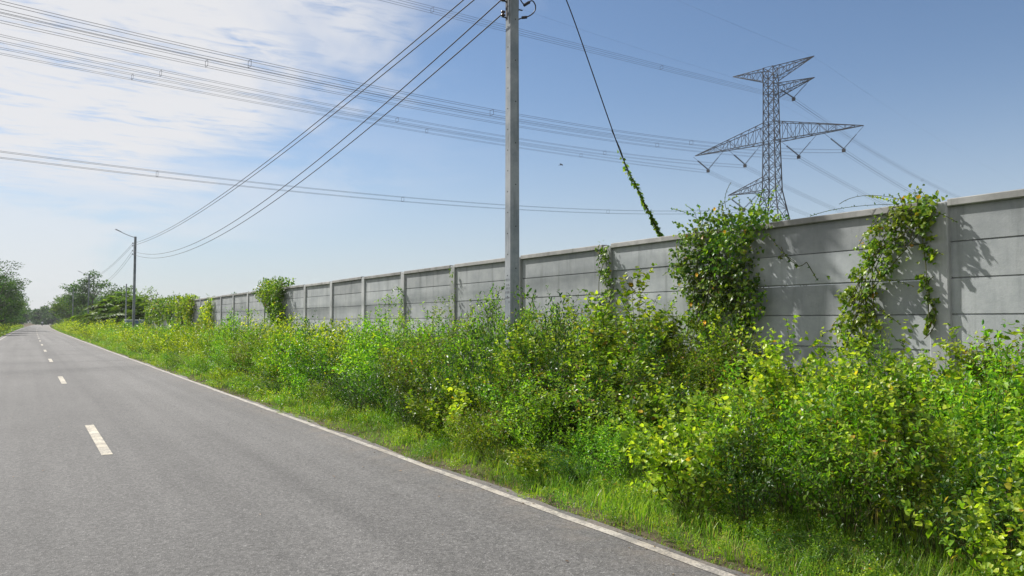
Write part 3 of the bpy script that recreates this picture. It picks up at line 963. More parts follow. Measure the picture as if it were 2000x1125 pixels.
rp = np.random.default_rng(21)
plants = []
y = 0.6
while y < 240:
    sp = 0.60 if y < 6 else 0.66 if y < 14 else (0.80 if y < 30 else (1.15 if y < 78 else 2.0))
    x = 4.75
    while x < 8.75 + (3.5 if y > 76 else 0):
        xx = x + rp.uniform(-.45, .45) * sp
        yy_ = y + rp.uniform(-.5, .5) * sp
        gap = math.sin(xx * 2.3 + yy_ * 1.1) * math.cos(yy_ * 1.9 - xx * .7)
        if gap < (-.46 if y < 16 else -.56) and y < 40 and xx < 7.8:
            if rp.random() < .6:
                plants.append((xx, yy_, 'hollow'))
            x += sp
            continue
        if 4.55 < xx < 8.70 + (4 if y > 77 else 0) and math.hypot(xx - PX, yy_ - POLE_Y[0]) > .28:
            plants.append((xx, yy_, kind_at(rp, xx, yy_)))
        x += sp
    y += sp
# what the far bank on the left of the road carries
for y in np.arange(62, 300, 2.2):
    for x in (-3.9, -5.6, -7.4):
        plants.append((x + rp.uniform(-.5, .5), y + rp.uniform(-1, 1), 'far'))

KWORD = {'broadleaf': ('broadleaf_shrub', 'yellow-green broad-leaved shrub'), 'leafy': ('leafy_shrub', 'bright green upright leafy shrub'), 'fine': ('fine_leaved_weed', 'olive fine-leaved weed'),
         'dark': ('dark_shrub', 'dark green rounded shrub'), 'sprig': ('tall_sprig', 'thin tall leafy sprig'), 'midg': ('green_bush', 'fresh green small-leaved bush'), 'mid': ('leafy_bush', 'yellow-green small-leaved bush')}
singles = []
for (x, y, kd) in plants:
    right = x > 0
    H = float(top_height(x, y)) if right else (0.9 if x > -4.5 else 1.5)
    if kd == 'hollow':        # low plants in the gaps between the bushes, dark leaves deepening the shade
        kd = 'dark'
        H *= .40
    if kd == 'far' and right and x > 5.4:
        H = rp.uniform(1.1, 2.2)
    H *= rp.uniform(.66, 1.12) * (.86 + .30 * (.5 + .5 * math.sin(y * 2.1 + x * 1.3) * math.cos(x * 2.7 - y * .9)))
    dh = [abs(math.log(H / q_['H'])) for q_ in PROTO[kd]]
    cands = [q_ for q_ in range(len(dh)) if dh[q_] < min(dh) + .12]
    v = cands[int(rp.integers(len(cands)))]
    p_ = PROTO[kd][v]
    sc_ = H / p_['H']
    if kd == 'low':
        sc_ = min(max(sc_, .8), 1.6)
    wd = min(sc_, 1.12) * (rp.uniform(.82, 1.05) if y < 6.5 else rp.uniform(.98, 1.28))
    if kd != 'low':
        wd = max(wd, .55)
    rz = rp.random() * 6.283
    bx_ = float(bend(y)) if y > 30 else 0
    tl_ = (rp.normal(0, .08) - .10 * (x < 6), rp.normal(0, .08))
    front = right and 5.0 < x < 6.0
    back = right and x > 7.3
    middle = right and 6.0 <= x <= 7.3
    if right and y < 30 and kd in KWORD and (rp.random() < (.56 if y < 16 else .25)):
        row = 'front row by the road' if front else ('back row against the wall' if back else ('middle of the thicket' if middle else None))
        if row:
            singles.append([x, y, kd, v, sc_, wd, rz, row])
            continue
    bake(kd, v, (x + bx_, y, -.04), rz, (wd, wd, sc_), 'near' if y < 17 and right else ('mid' if y < 78 and right else 'far'), tl_)

for (x, y, kd, h) in ((8.3, 7.55, 'broadleaf', 1.75), (8.25, 8.35, 'fine', 1.85), (8.2, 9.0, 'broadleaf', 1.6), (8.35, 8.8, 'fine', 2.0), (6.5, 10.15, 'leafy', 1.55), (6.15, 9.55, 'leafy', 1.30), (6.95, 10.2, 'leafy', 1.70), (5.75, 8.9, 'fine', 1.05), (7.3, 10.6, 'leafy', 1.8)):
    v = (4 if h > 1.5 else 0) if kd != 'leafy' else int(rp.integers(3))
    sc_ = h / PROTO[kd][v]['H']
    singles.append([x, y, kd, v, sc_, min(sc_, 1.0) * .85, rp.random() * 6.28, 'front row by the road' if x < 6 else ('middle of the thicket' if x < 7.5 else 'back row against the wall')])
# sprigs that stand above the thicket, in front of the wall
for (x, y, h) in ((8.2, 4.3, 1.72), (8.35, 4.05, 1.6), (7.9, 4.75, 1.68), (8.1, 3.6, 1.45), (7.7, 6.1, 1.42), (8.3, 9.9, 2.25), (8.0, 9.3, 2.1), (7.8, 12.4, 2.3), (8.2, 12.9, 2.2), (7.6, 11.6, 2.15), (8.3, 14.3, 2.0),
                  (8.2, 18.2, 2.25), (8.4, 17.4, 1.9), (8.3, 21.5, 2.0), (8.3, 24.5, 2.0), (8.3, 15.4, 2.0), (7.4, 13.6, 2.0), (8.3, 27.8, 2.0)):
    kd = 'sprig'
    v = int(rp.integers(2))
    sc_ = h / PROTO[kd][v]['H']
    singles.append([x, y, kd, v, sc_, min(sc_, 1.0), rp.random() * 6.28, 'standing in front of the wall'])

ORD = ['first', 'second', 'third', 'fourth', 'fifth', 'sixth', 'seventh', 'eighth', 'ninth', 'tenth', 'eleventh', 'twelfth', 'thirteenth', 'fourteenth', 'fifteenth', 'sixteenth', 'seventeenth', 'eighteenth', 'nineteenth', 'twentieth'] + ['%s-%s' % (t_, u_) for t_ in ('twenty', 'thirty', 'forty') for u_ in ('first', 'second', 'third', 'fourth', 'fifth', 'sixth', 'seventh', 'eighth', 'ninth', 'tenth')]
byrow = {}
for s_ in singles:
    byrow.setdefault((s_[2], s_[7]), []).append(s_)
for (kd, row), lst in byrow.items():
    lst.sort(key=lambda q: math.atan2(q[0], q[1]), reverse=True)   # from the right of the picture to the left
    for q, (x, y, _, v, sc_, wd, rz, _) in enumerate(lst):
        nm, ds = KWORD[kd]
        lab = '%s %s, %s from right' % (ds, row if row.startswith('standing') else 'in the ' + row, ORD[q])
        t = thing(nm, lab, 'shrub' if kd not in ('fine', 'sprig') else 'weed', (x, y, -.04), rz, 'plants of the roadside thicket')
        t.scale = (wd, wd, sc_)
        st, fo, hd = proto_meshes(kd, v)
        obj('stems', st, t)
        obj('foliage', fo, t)
        if hd:
            tag(obj('seed_heads', hd, t), kind='stuff')

# grass and small weeds along the road edge
def blades(P, L, az, bendv, wdt, seed):
    rg = np.random.default_rng(seed)
    n = len(P)
    d = np.stack([np.cos(az), np.sin(az), np.zeros(n)], -1)
    sd = np.stack([-np.sin(az), np.cos(az), np.zeros(n)], -1)
    f = np.array([0, .45, .8, 1.0])
    up = np.array([0, 0, 1.0])
    V = []
    for q in f:
        c_ = P + up * (L * (q - .35 * bendv * q * q))[:, None] + d * (L * bendv * q * q * .8)[:, None]
        wq = wdt * (1 - q ** 2)
        if q < 1:
            V += [c_ - sd * wq[:, None], c_ + sd * wq[:, None]]
        else:
            V += [c_]
    V = np.stack(V, 1)
    b = np.arange(n)[:, None] * 7
    Q = np.concatenate([b + np.array([[0, 1, 3, 2]]), b + np.array([[2, 3, 5, 4]])])
    T_ = b + np.array([[4, 5, 6]])
    return V.reshape(-1, 3), Q, T_


rg = np.random.default_rng(31)
G = Geo()
for (y0, y1, x0, x1, den, l0, l1, wd) in ((0.5, 9, 3.84, 5.4, 1500, .05, .24, .0030), (9, 22, 3.84, 5.4, 700, .05, .22, .0042), (22, 60, 3.84, 5.8, 170, .06, .24, .008), (60, 240, 4.0, 5.6, 24, .15, .40, .022), (2.0, 6, 5.2, 7.2, 220, .2, .6, .0035), (6, 14, 5.0, 6.6, 160, .2, .6, .0035), (60, 260, -3.6, -2.5, 24, .15, .4, .022)):
    n = int(den * (y1 - y0) * (x1 - x0))
    xs = rg.uniform(x0, x1, n)
    ysd = rg.uniform(y0, y1, n)
    # tufts: pull blades towards clump centres
    cl = rg.random(n) < .6
    cx = np.round(xs / .16) * .16 + rg.normal(0, .03, n)
    cy = np.round(ysd / .16) * .16 + rg.normal(0, .03, n)
    xs = np.where(cl, cx, xs)
    ysd = np.where(cl, cy, ysd)
    hvar = .55 + .9 * (.5 + .5 * np.sin(xs * 5.1 + 2 * np.sin(ysd * 1.7)) * np.cos(ysd * 2.3 + xs))
    edge_f = np.clip((xs - x0) / .7, .25, 1.0) if x0 > 0 and x0 < 4.5 else np.ones(n)
    L = rg.uniform(l0, l1, n) * hvar * edge_f
    P = np.stack([xs + bend(ysd), ysd, np.full(n, -.06)], -1)
    V, Q, T_ = blades(P, L, rg.random(n) * 6.283, rg.uniform(.2, 1.2, n), wd * rg.uniform(.6, 1.4, n), 1)
    G.add(V, Q, T_)
o = G.build('verge_grass', 'grass_blade')
tag(o, 'strip of short green grass between the white edge line and the scrub', 'grass', kind='stuff')

yv_ = .6
while yv_ < 62:
    near_ = yv_ < 14
    yv_ += .26 if near_ else .48
    for x in ((3.99, 4.22, 4.5, 4.75, 5.0) if near_ else (4.1, 4.45, 4.85)):
        if rp.random() < .80:
            v = int(rp.integers(3))
            sc_ = rp.uniform(.3, .8) * (.7 if x < 4.4 else 1.0) * (1.0 if near_ else 1.45)
            kd = ('low' if rp.random() < .5 else 'lowy') if near_ else ('lowfar' if rp.random() < .5 else 'lowfary')
            bake(kd, v, (x + rp.uniform(-.14, .16) + float(bend(yv_)), yv_ + rp.uniform(-.15, .15), -.05), rp.random() * 6.28, (sc_, sc_, sc_ * rp.uniform(.6, 1.1)), 'edge')

ZW = {'near': 'dense near part of the thicket', 'mid': 'thicket running on along the wall', 'far': 'far roadside banks', 'edge': 'low weeds along the road edge'}
MW = {'stem': 'thin woody stems', 'leaf_yellow_green': 'broad yellow-green leaves', 'leaf_bright_green': 'small bright green leaves', 'leaf_olive_fine': 'fine olive leaves', 'leaf_dark_green': 'dark green leaves', 'leaf_far_yellow': 'yellow-green leaves', 'seed_head': 'brown seed heads'}
NMW = {'stem': 'scrub_stems', 'seed_head': 'scrub_seed_heads'}
for (zone, m_), G in BAKE.items():
    o = G.build(NMW.get(m_, 'roadside_scrub'), m_)
    tag(o, '%s in the %s' % (MW[m_], ZW[zone]) if zone != 'far' else '%s on the far roadside banks' % MW[m_], 'scrub', kind='stuff')

# fallen leaves and grit by the edge line
n = 420
xs = np.where(rg.random(n) < .8, 3.93 + np.abs(rg.normal(0, .10, n)) * np.where(rg.random(n) < .5, 1, -2.2), rg.uniform(-2, 3.7, n))
ysd = 1 + rg.random(n) ** 1.5 * 32
P = np.stack([xs, ysd, np.full(n, .008)], -1)
A = rg.normal(0, 1, (n, 3)) * [1, 1, .15]
N = rg.normal(0, .3, (n, 3)) + [0, 0, 1]
V, F = leaf_arrays(P, A, N, rg.uniform(.012, .045, n), 'oval4')
o = obj('leaf_litter', mesh_np('leaf_litter', V, [F], 'dry_leaf'))
tag(o, 'scattered dry leaves and grit along the asphalt edge', 'litter', kind='stuff')

# dry stalks leaning out of the scrub at the lower right
for q, (p0, p1, p2, r_) in enumerate((((5.75, 3.75, .52), (5.55, 3.55, .50), (5.28, 3.38, .33), .007), ((6.2, 2.95, .50), (5.98, 2.78, .47), (5.80, 2.60, .30), .006))):
    o = Geo().tube(bez(np.array(p0), np.array(p1), np.array(p2), 7), np.linspace(r_, r_ * .5, 7), 5, False).build('dry_stalk', 'dry_stem')
    tag(o, ['pale dry stalk drooping out of the scrub above the roadside grass', 'pale dry stalk lying in the shade near the right edge'][q], 'stalk', 'dry stalks')

# ------------------------------------------------------------------ vines on the wall
def in_poly(P, poly):
    x, y = P[:, 0], P[:, 1]
    ins = np.zeros(len(P), bool)
    m_ = len(poly)
    for q in range(m_):
        x0, y0 = poly[q]
        x1, y1 = poly[(q + 1) % m_]
        c_ = ((y0 > y) != (y1 > y)) & (x < (x1 - x0) * (y - y0) / (y1 - y0 + 1e-12) + x0)
        ins ^= c_
    return ins


def vine(label, poly, n, depth, leaf, seed, shoots=0, strands=8, matn='leaf_vine', flowers=0, kind='heart6', shoot_h=.3, rough=.09, trail=0):
    rg = np.random.default_rng(seed)
    poly = np.array(poly, float)
    lo, hi = poly.min(0), poly.max(0)
    Q = rg.uniform(lo - .04, hi + .04, (n * 4, 2))
    wob_ = np.stack([np.sin(Q[:, 1] * 4.1 / (rough / .09) + seed) + .6 * np.sin(Q[:, 1] * 9.7 / (rough / .09)), .6 * np.sin(Q[:, 0] * 5.3 / (rough / .09) + seed)], -1) * rough
    Q = Q[in_poly(Q + wob_ - rg.normal(0, rough * .8, Q.shape), poly)]
    # bunch the leaves along trailing strands
    cen = Q[rg.integers(len(Q), size=max(8, n // 40))]
    pick = Q[rg.integers(len(Q), size=n)]
    near = cen[np.argmin(((pick[:, None] - cen[None]) ** 2).sum(-1), axis=1)] if n < 6000 else pick
    pick = pick + (near - pick) * rg.uniform(0, .5, n)[:, None]
    fx = bend(pick[:, 0])
    mid = poly.mean(0)
    dx = depth * rg.random(n) ** 1.3 * (.35 + .65 * np.clip((pick[:, 1] - lo[1]) / (hi[1] - lo[1]), 0, 1))
    X = WX - .02 - dx + fx
    above = pick[:, 1] > WTOP - .02
    X = np.where(above, WX + rg.uniform(-depth * .8, .30, n) + fx, X)
    P = np.stack([X, pick[:, 0], pick[:, 1]], -1)
    A = np.array([-.55, 0, -.55]) + rg.normal(0, .55, (n, 3))
    A[above] = np.array([-.1, 0, .5]) + rg.normal(0, .6, (above.sum(), 3))
    N = np.array([-.75, 0, .6]) + rg.normal(0, .45, (n, 3))
    S = leaf * rg.uniform(.55, 1.3, n)
    t = thing('climbing_vine', label, 'vine', (WX, float(mid[0]), 0), 0, 'vines climbing the wall')
    off = np.array([WX, float(mid[0]), 0])
    LV = [leaf_arrays(P, A, N, S, kind)]
    G = Geo()
    for q in range(strands):
        a_ = Q[rg.integers(len(Q))]
        b_ = Q[rg.integers(len(Q))]
        if a_[1] > b_[1]:
            a_, b_ = b_, a_
        mm = (a_ + b_) / 2 + rg.normal(0, .06, 2)
        pa = [np.array([WX - .04 - rg.random() * depth * .6 + float(bend(v_[0])), v_[0], v_[1]]) for v_ in (a_, mm, b_)]
        G.tube(bez(*pa, 8) - off, .006, 4, False)
    for q in range(trail):      # loose runners creeping out over the bare wall
        c_ = Q[rg.integers(len(Q))]
        an = rg.choice([0.0, math.pi]) + rg.normal(0, .5)
        ln = rg.uniform(.3, .9) * shoot_h * 2.2
        p0 = np.array([WX - .04 + float(bend(c_[0])), c_[0], min(c_[1], WTOP - .1)])
        p2 = p0 + np.array([-.02, math.cos(an) * ln, -abs(math.sin(an)) * ln - .15 * ln])
        path = bez(p0, (p0 + p2) / 2 + np.array([-.06, 0, .12 * ln]), p2, 7)
        G.tube(path - off, .004, 3, False)
        LV.append(leaf_arrays(*leaves_on(rg, path, leaf * .7, leaf * .8, -.2), kind))
    for q in range(shoots):
        cand = Q[Q[:, 1] > hi[1] - .25 * (hi[1] - lo[1])]
        c_ = cand[rg.integers(len(cand))]
        p0 = np.array([WX + rg.uniform(-.2, .15) + float(bend(c_[0])), c_[0], c_[1]])
        ln = shoot_h * rg.uniform(.4, 1.3)
        dv = rg.normal(0, .5, 3) * [1, 1, 0]
        path = bez(p0, p0 + [0, 0, ln * .6], p0 + dv * ln + [0, 0, ln], 6)
        G.tube(path - off, .004, 3, False)
        a4 = leaves_on(rg, path, leaf * .42, leaf * .8, .3)
        LV.append(leaf_arrays(*a4, kind))
    gl = Geo()
    for V, F in LV:
        gl.add(V - off, F)
    gl.build('foliage', matn, t)
    G.build('stems', 'stem', t)
    for q in range(flowers):
        c_ = Q[rg.integers(len(Q))]
        fp = np.repeat(np.array([[WX - depth * 1.05, c_[0], c_[1]]]), 6, 0)
        an = np.arange(6) * 1.047
        Av = np.stack([np.full(6, -.4), np.cos(an), np.sin(an)], -1)
        V, F = leaf_arrays(fp, Av, np.tile([-1.0, 0, .2], (6, 1)), np.full(6, .04), 'oval4')
        obj('flower', mesh_np('flower', V - off, [F], 'flower_yellow'), t)
    return t


vine('large dark leafy vine mass spilling over the wall below the steel tower',
     [(8.85, 2.60), (8.45, 3.02), (7.96, 3.26), (7.56, 3.28), (7.05, 3.14), (6.90, 3.02), (7.32, 2.80), (7.23, 2.39), (7.36, 1.81), (7.55, 1.3), (7.95, 1.9), (8.3, 1.3), (8.7, 1.3), (8.75, 1.7), (8.8, 2.1)], 4200, .40, .060, 901, 60, 30, flowers=5, shoot_h=.26, rough=.12, trail=14)
vine('yellow-green vine climbing diagonally to the wall top beside the right-hand post',
     [(5.14, 3.22), (4.74, 3.10), (4.9, 2.73), (5.19, 2.51), (5.2, 2.14), (5.4, 1.78), (5.58, 1.27), (5.94, 1.19), (6.11, 1.52), (5.77, 2.04), (5.62, 2.55), (5.34, 2.97)], 1550, .22, .056, 902, 14, 26, 'leaf_vine_light', shoot_h=.26, rough=.10, trail=12)
vine('narrow leafy vine strand hanging down the right-hand wall post',
     [(4.93, 3.11), (4.74, 3.09), (4.77, 2.36), (4.81, 1.40), (4.89, 1.40), (4.90, 2.37)], 190, .10, .062, 903, 5, 4, 'leaf_vine_light', shoot_h=.2, rough=.04)
vine('dark vine column covering the wall post right of the near utility pole',
     [(10.86, 3.04), (10.56, 3.02), (10.56, 2.23), (10.42, 1.5), (10.86, 1.5), (10.88, 2.24)], 560, .16, .052, 904, 3, 6, 'leaf_vine', shoot_h=.12, rough=.06, trail=6)
vine('bushy vine clump topping the wall halfway along towards the far poles',
     [(34.89, 3.12), (32.78, 3.36), (30.79, 3.26), (31.05, 2.6), (31.31, 1.5), (32.85, 1.5), (33.21, 2.44), (34.25, 2.8)], 3600, .55, .12, 905, 40, 10, kind='oval4', shoot_h=.24, rough=.2, trail=8)
vine('bright vine curtain draped over the far left end of the wall',
     [(73.6, 2.6), (70.5, 3.25), (66.0, 3.40), (60.0, 3.25), (56.93, 3.30), (56.4, 2.5), (59.0, 2.6), (59.6, 1.2), (61.8, 1.2), (62.2, 2.5), (64.6, 2.4), (65.2, 1.2), (68.6, 1.2), (69.0, 2.3), (70.6, 2.2), (71.0, 1.2), (73.6, 1.2)], 4200, .50, .17, 906, 20, 10, 'leaf_vine', kind='oval4', shoot_h=.4, rough=.4)
vine('bright vine hanging in two tails over the far part of the wall',
     [(57.35, 3.28), (50.95, 3.2), (51.23, 2.5), (52.2, 1.2), (53.3, 1.2), (53.6, 2.5), (54.6, 2.5), (55.2, 1.2), (56.71, 1.2), (56.61, 2.41)], 3000, .45, .16, 907, 12, 8, 'leaf_vine_light', kind='oval4', shoot_h=.35, rough=.3)
vine('triangular vine patch leaning on the wall next to the two-tailed vine',
     [(48.23, 2.46), (45.57, 3.0), (45.46, 1.3), (50.11, 1.3)], 1300, .35, .14, 908, 6, 6, 'leaf_far_yellow', kind='oval4', shoot_h=.3)
vine('thin vine up the first wall post left of the near utility pole',
     [(16.74, 2.95), (16.58, 2.95), (16.52, 1.5), (16.74, 1.5)], 120, .10, .055, 909, 0, 2, kind='oval4')
vine('thin vine up the second wall post left of the near utility pole',
     [(19.80, 2.62), (19.62, 2.6), (19.55, 1.4), (19.80, 1.4)], 170, .12, .07, 910, 0, 2, kind='oval4')
vine('sparse leafless-looking tendrils crossing the panel left of the diagonal vine',
     [(6.9, 2.55), (6.2, 2.15), (6.0, 2.2), (6.9, 2.62)], 26, .05, .045, 911, 0, 5)

# vine climbing the guy cable
rg = np.random.default_rng(77)
sel = gpp[(gpp[:, 2] > 2.9) & (gpp[:, 2] < 5.0)]
a4 = []
for q in range(3):
    P, A, N, S = leaves_on(rg, sel + rg.normal(0, .018, sel.shape), .010 + .003 * q, .075, .0, 1.0, .4)
    kp = rg.random(len(P)) < np.clip((4.6 - P[:, 2]) / 1.3, .05, 1)
    a4.append((P[kp], A[kp], N[kp], S[kp]))
P, A, N, S = [np.concatenate(x) for x in zip(*a4)]
V, F = leaf_arrays(P, A, N, S, 'heart6')
t = thing('cable_vine', 'leafy vine twined round the lower end of the slack guy cable', 'vine', (9.36, 9.76, 2.9))
off = np.array([9.36, 9.76, 2.9])
obj('foliage', mesh_np('foliage', V - off, [F], 'leaf_vine'), t)
Geo().tube(sel + np.stack([.02 * np.sin(np.arange(len(sel)) * 1.1), .02 * np.cos(np.arange(len(sel)) * 1.1), 0 * sel[:, 0]], -1) - off, .006, 4, False).build('stem', 'stem', t)

# bare tendrils above the wall
for q, pts in enumerate(([(9.0, 5.2, 3.1), (8.9, 5.7, 3.28), (8.95, 6.0, 3.14)], [(9.0, 5.3, 3.05), (8.8, 5.9, 3.1), (8.75, 6.3, 3.0)], [(8.95, 7.9, 3.3), (8.9, 7.95, 3.5), (9.0, 7.85, 3.72)])):
    pth = bez(*[np.array(p_) for p_ in pts], 9)
    t = thing('vine_tendril', ['curling bare tendril above the coping left of the diagonal vine', 'low trailing tendril with small leaves along the coping by the diagonal vine', 'dark upright tendril rising from the large vine mass towards the tower arm'][q], 'tendril', pts[0], 0, 'loose vine tendrils')
    Geo().tube(pth - np.array(pts[0]), .004, 4, False).build('stem', 'stem', t)
    V, F = leaf_arrays(*leaves_on(np.random.default_rng(q), pth, .12 if q == 0 else .035, .034, .1), 'oval6')
    obj('foliage', mesh_np('foliage', V - np.array(pts[0]), [F], 'leaf_dark_green'), t)

# ------------------------------------------------------------------ trees
def make_tree(seed, H, W, leaf, nclump, per, trunk_h, open_=0.5, matn='leaf_tree_dark', kind='oval4', clump=.16, flat=1.0):
    rg = np.random.default_rng(seed)
    G = Geo()
    th = trunk_h * H
    lean = rg.normal(0, .04, 2) * H
    top = np.array([lean[0], lean[1], H * .88])
    trunk = bez(np.zeros(3), np.array([0, 0, H * .45]), top, 8)
    r0 = H * .020
    G.tube(trunk, np.linspace(r0, r0 * .25, 8), 7, False)
    P_, A_, N_, S_ = [], [], [], []
    for q in range(nclump):
        # clump centres spread over an irregular ellipsoid shell and inside it
        u = rg.normal(0, 1, 3)
        u /= np.linalg.norm(u)
        rad = rg.uniform(.35, 1.0) ** .6 * rg.uniform(.8, 1.12)
        zc_ = th + (H - th) * .5
        c_ = np.array([u[0] * W / 2 * rad, u[1] * W / 2 * rad, zc_ + u[2] * (H - th) * .5 * rad * flat])
        s0 = trunk[min(7, max(1, int(7 * np.clip((c_[2] - H * .15) / H, .1, 1))))]
        G.tube(bez(s0, (s0 + c_) / 2 + [0, 0, -.03 * H], c_, 5), np.linspace(r0 * .35, r0 * .07, 5), 4, False)
        sz = H * clump * rg.uniform(.6, 1.25)
        m_ = int(per * rg.uniform(.6, 1.3))
        off_ = rg.normal(0, 1, (m_, 3))
        off_ = off_ / np.linalg.norm(off_, axis=1)[:, None] * (rg.random(m_) ** .45)[:, None] * sz * np.array([1.15, 1.15, .62])
        P_.append(c_ + off_)
        A_.append(off_ / sz + rg.normal(0, .6, (m_, 3)) + [0, 0, -.2])
        N_.append(rg.normal(0, .6, (m_, 3)) + [0, 0, .8])
        S_.append(leaf * rg.uniform(.6, 1.35, m_))
    P_, A_, N_, S_ = map(np.concatenate, (P_, A_, N_, S_))
    V, F = leaf_arrays(P_, A_, N_, S_, kind)
    return G.mesh('trunk', 'bark', True), mesh_np('crown', V, [F], matn)


TREE = {
    'spray': make_tree(51, 14.5, 8.0, .30, 56, 130, .05, matn='leaf_tree_dark', clump=.10),
    'spray2': make_tree(52, 12.0, 8.0, .32, 62, 120, .02, matn='leaf_tree_dark', clump=.11),
    'round': make_tree(53, 12.0, 10.5, .42, 46, 110, .14, matn='leaf_tree_dark', clump=.12),
    'round2': make_tree(54, 9.0, 8.5, .34, 40, 100, .10, matn='leaf_tree_olive', clump=.13),
    'small': make_tree(55, 6.0, 4.2, .20, 30, 70, .14, matn='leaf_tree_olive', clump=.12),
    'wide': make_tree(56, 7.2, 9.5, .32, 42, 90, .14, matn='leaf_tree_dark', clump=.13),
}


def tree(kind, x, y, s, label, rz=0.0, group='trees along the road'):
    t = thing('broadleaf_tree', label, 'tree', (x, y, -.05), rz, group)
    t.scale = (s, s, s) if np.isscalar(s) else s
    tr, cr = TREE[kind]
    obj('trunk', tr, t)
    obj('crown', cr, t)
    return t


# left of the road
tree('round2', -8.6, 106, (1.0, 1.0, .95), 'leafy green tree low at the left edge, nearest of the left row', 5.0)
tree('spray', -7.5, 112, (1.1, 1.1, .80), 'tall open-branched tree at the left edge of the picture', .3)
tree('spray2', -6.3, 130, (1.05, 1.05, .92), 'dense dark tree right behind the leftmost open-branched tree', 1.1)
tree('spray', -4.4, 152, (1.05, 1.05, .85), 'open-sprayed tree reaching furthest over the road on the left', 2.2)
tree('spray2', -4.2, 176, (1.0, 1.0, .9), 'dark rounded tree in the middle of the left-hand row', 3.0)
tree('round2', -4.0, 205, 1.05, 'small tree at the far end of the left-hand row', .7)
tree('spray2', -3.4, 240, (.95, .95, .85), 'dark tree where the left-hand row meets the horizon', 1.9)
tree('round', -4.0, 290, .85, 'last and smallest tree of the left-hand row', 1.2)
# right of the road, beyond the wall
tree('round', 12.6, 196, (1.02, 1.02, 1.08), 'largest dark round tree rising behind the palms', .4)
tree('round2', 17.5, 188, (1.1, 1.1, 1.15), 'rounded dark tree at the right shoulder of the largest tree', 2.0)
tree('round2', 9.0, 215, 1.0, 'dark tree just left of the largest round tree', 4.0)
tree('small', 12.6, 100, (1.0, 1.0, .98), 'sparse pale tree close beside the second pole', 1.0)
tree('small', 11.4, 108, (1.0, 1.0, .95), 'small tree between the palms and the second pole', 3.0)
tree('wide', 23.5, 165, (.75, .75, .80), 'low dark tree behind the vine curtain at the wall end', .5, 'trees behind the wall')
tree('wide', 28.0, 168, (.85, .85, .95), 'flat-topped tree behind the two-tailed vine', 1.5, 'trees behind the wall')
tree('wide', 33.5, 172, (.80, .80, .93), 'low tree behind the bare far wall panels', 2.5, 'trees behind the wall')
tree('wide', 29.0, 124, (.62, .62, .93), 'rounded tree behind the wall, left of the bushy vine clump', .9, 'trees behind the wall')
tree('wide', 33.0, 122, (.62, .62, .99), 'taller round tree behind the wall touching the bushy vine clump', 4.1, 'trees behind the wall')
tree('wide', 25.8, 126, (.4, .4, .82), 'small leftmost tree in the clump behind the wall', 3.1, 'trees behind the wall')
tree('wide', 15.0, 140, (.9, .9, .55), 'low spreading tree filling in behind the palms', .2)
tree('wide', 14.5, 112, (.7, .7, .45), 'low bushy tree behind the blue tank', 2.4)
tree('wide', 12.0, 165, (.9, .9, .6), 'low dark tree under the largest round tree', 5.2)
# rows receding to the horizon
far_r = [(10.5, 250, 'round', .92), (12.0, 285, 'round', 1.0), (11.0, 320, 'round', .95), (14.5, 262, 'round2', 1.2), (12.6, 360, 'round', .9), (14.6, 410, 'round', 1.0), (16.5, 300, 'round', 1.05), (20.0, 250, 'wide', 1.0)]
for q, (x, y, kd, s_) in enumerate(far_r):
    tree(kd, x + float(bend(y)) * .6, y, s_, 'hazy far tree on the right side of the road, %s from the nearest' % ORD[q], q * 1.3)
G = Geo()
rgf = np.random.default_rng(61)
for q in range(46):
    x = rgf.uniform(-60, 120)
    y = rgf.uniform(430, 620)
    s_ = rgf.uniform(.7, 1.15)
    me_ = TREE['round'][1]
    n_ = len(me_.vertices)
    if q == 0:
        buf = np.empty(n_ * 3, np.float32)
        me_.vertices.foreach_get('co', buf)
        buf = buf.reshape(-1, 4, 3)[::6]
        buf = (buf - buf.mean(1, keepdims=True)) * 2.8 + buf.mean(1, keepdims=True)
    an = rgf.random() * 6.28
    M = np.array([[math.cos(an), -math.sin(an), 0], [math.sin(an), math.cos(an), 0], [0, 0, 1]]) * s_
    Vv = buf.reshape(-1, 3) @ M.T + np.array([x, y, -2.2])
    b = np.arange(len(buf))[:, None] * 4
    G.add(Vv, np.concatenate([b + np.array([[0, 1, 2]]), b + np.array([[0, 2, 3]])]))
o = G.build('far_wood', 'leaf_tree_dark')
tag(o, 'bluish distant wood closing the end of the road', 'wood', kind='stuff')


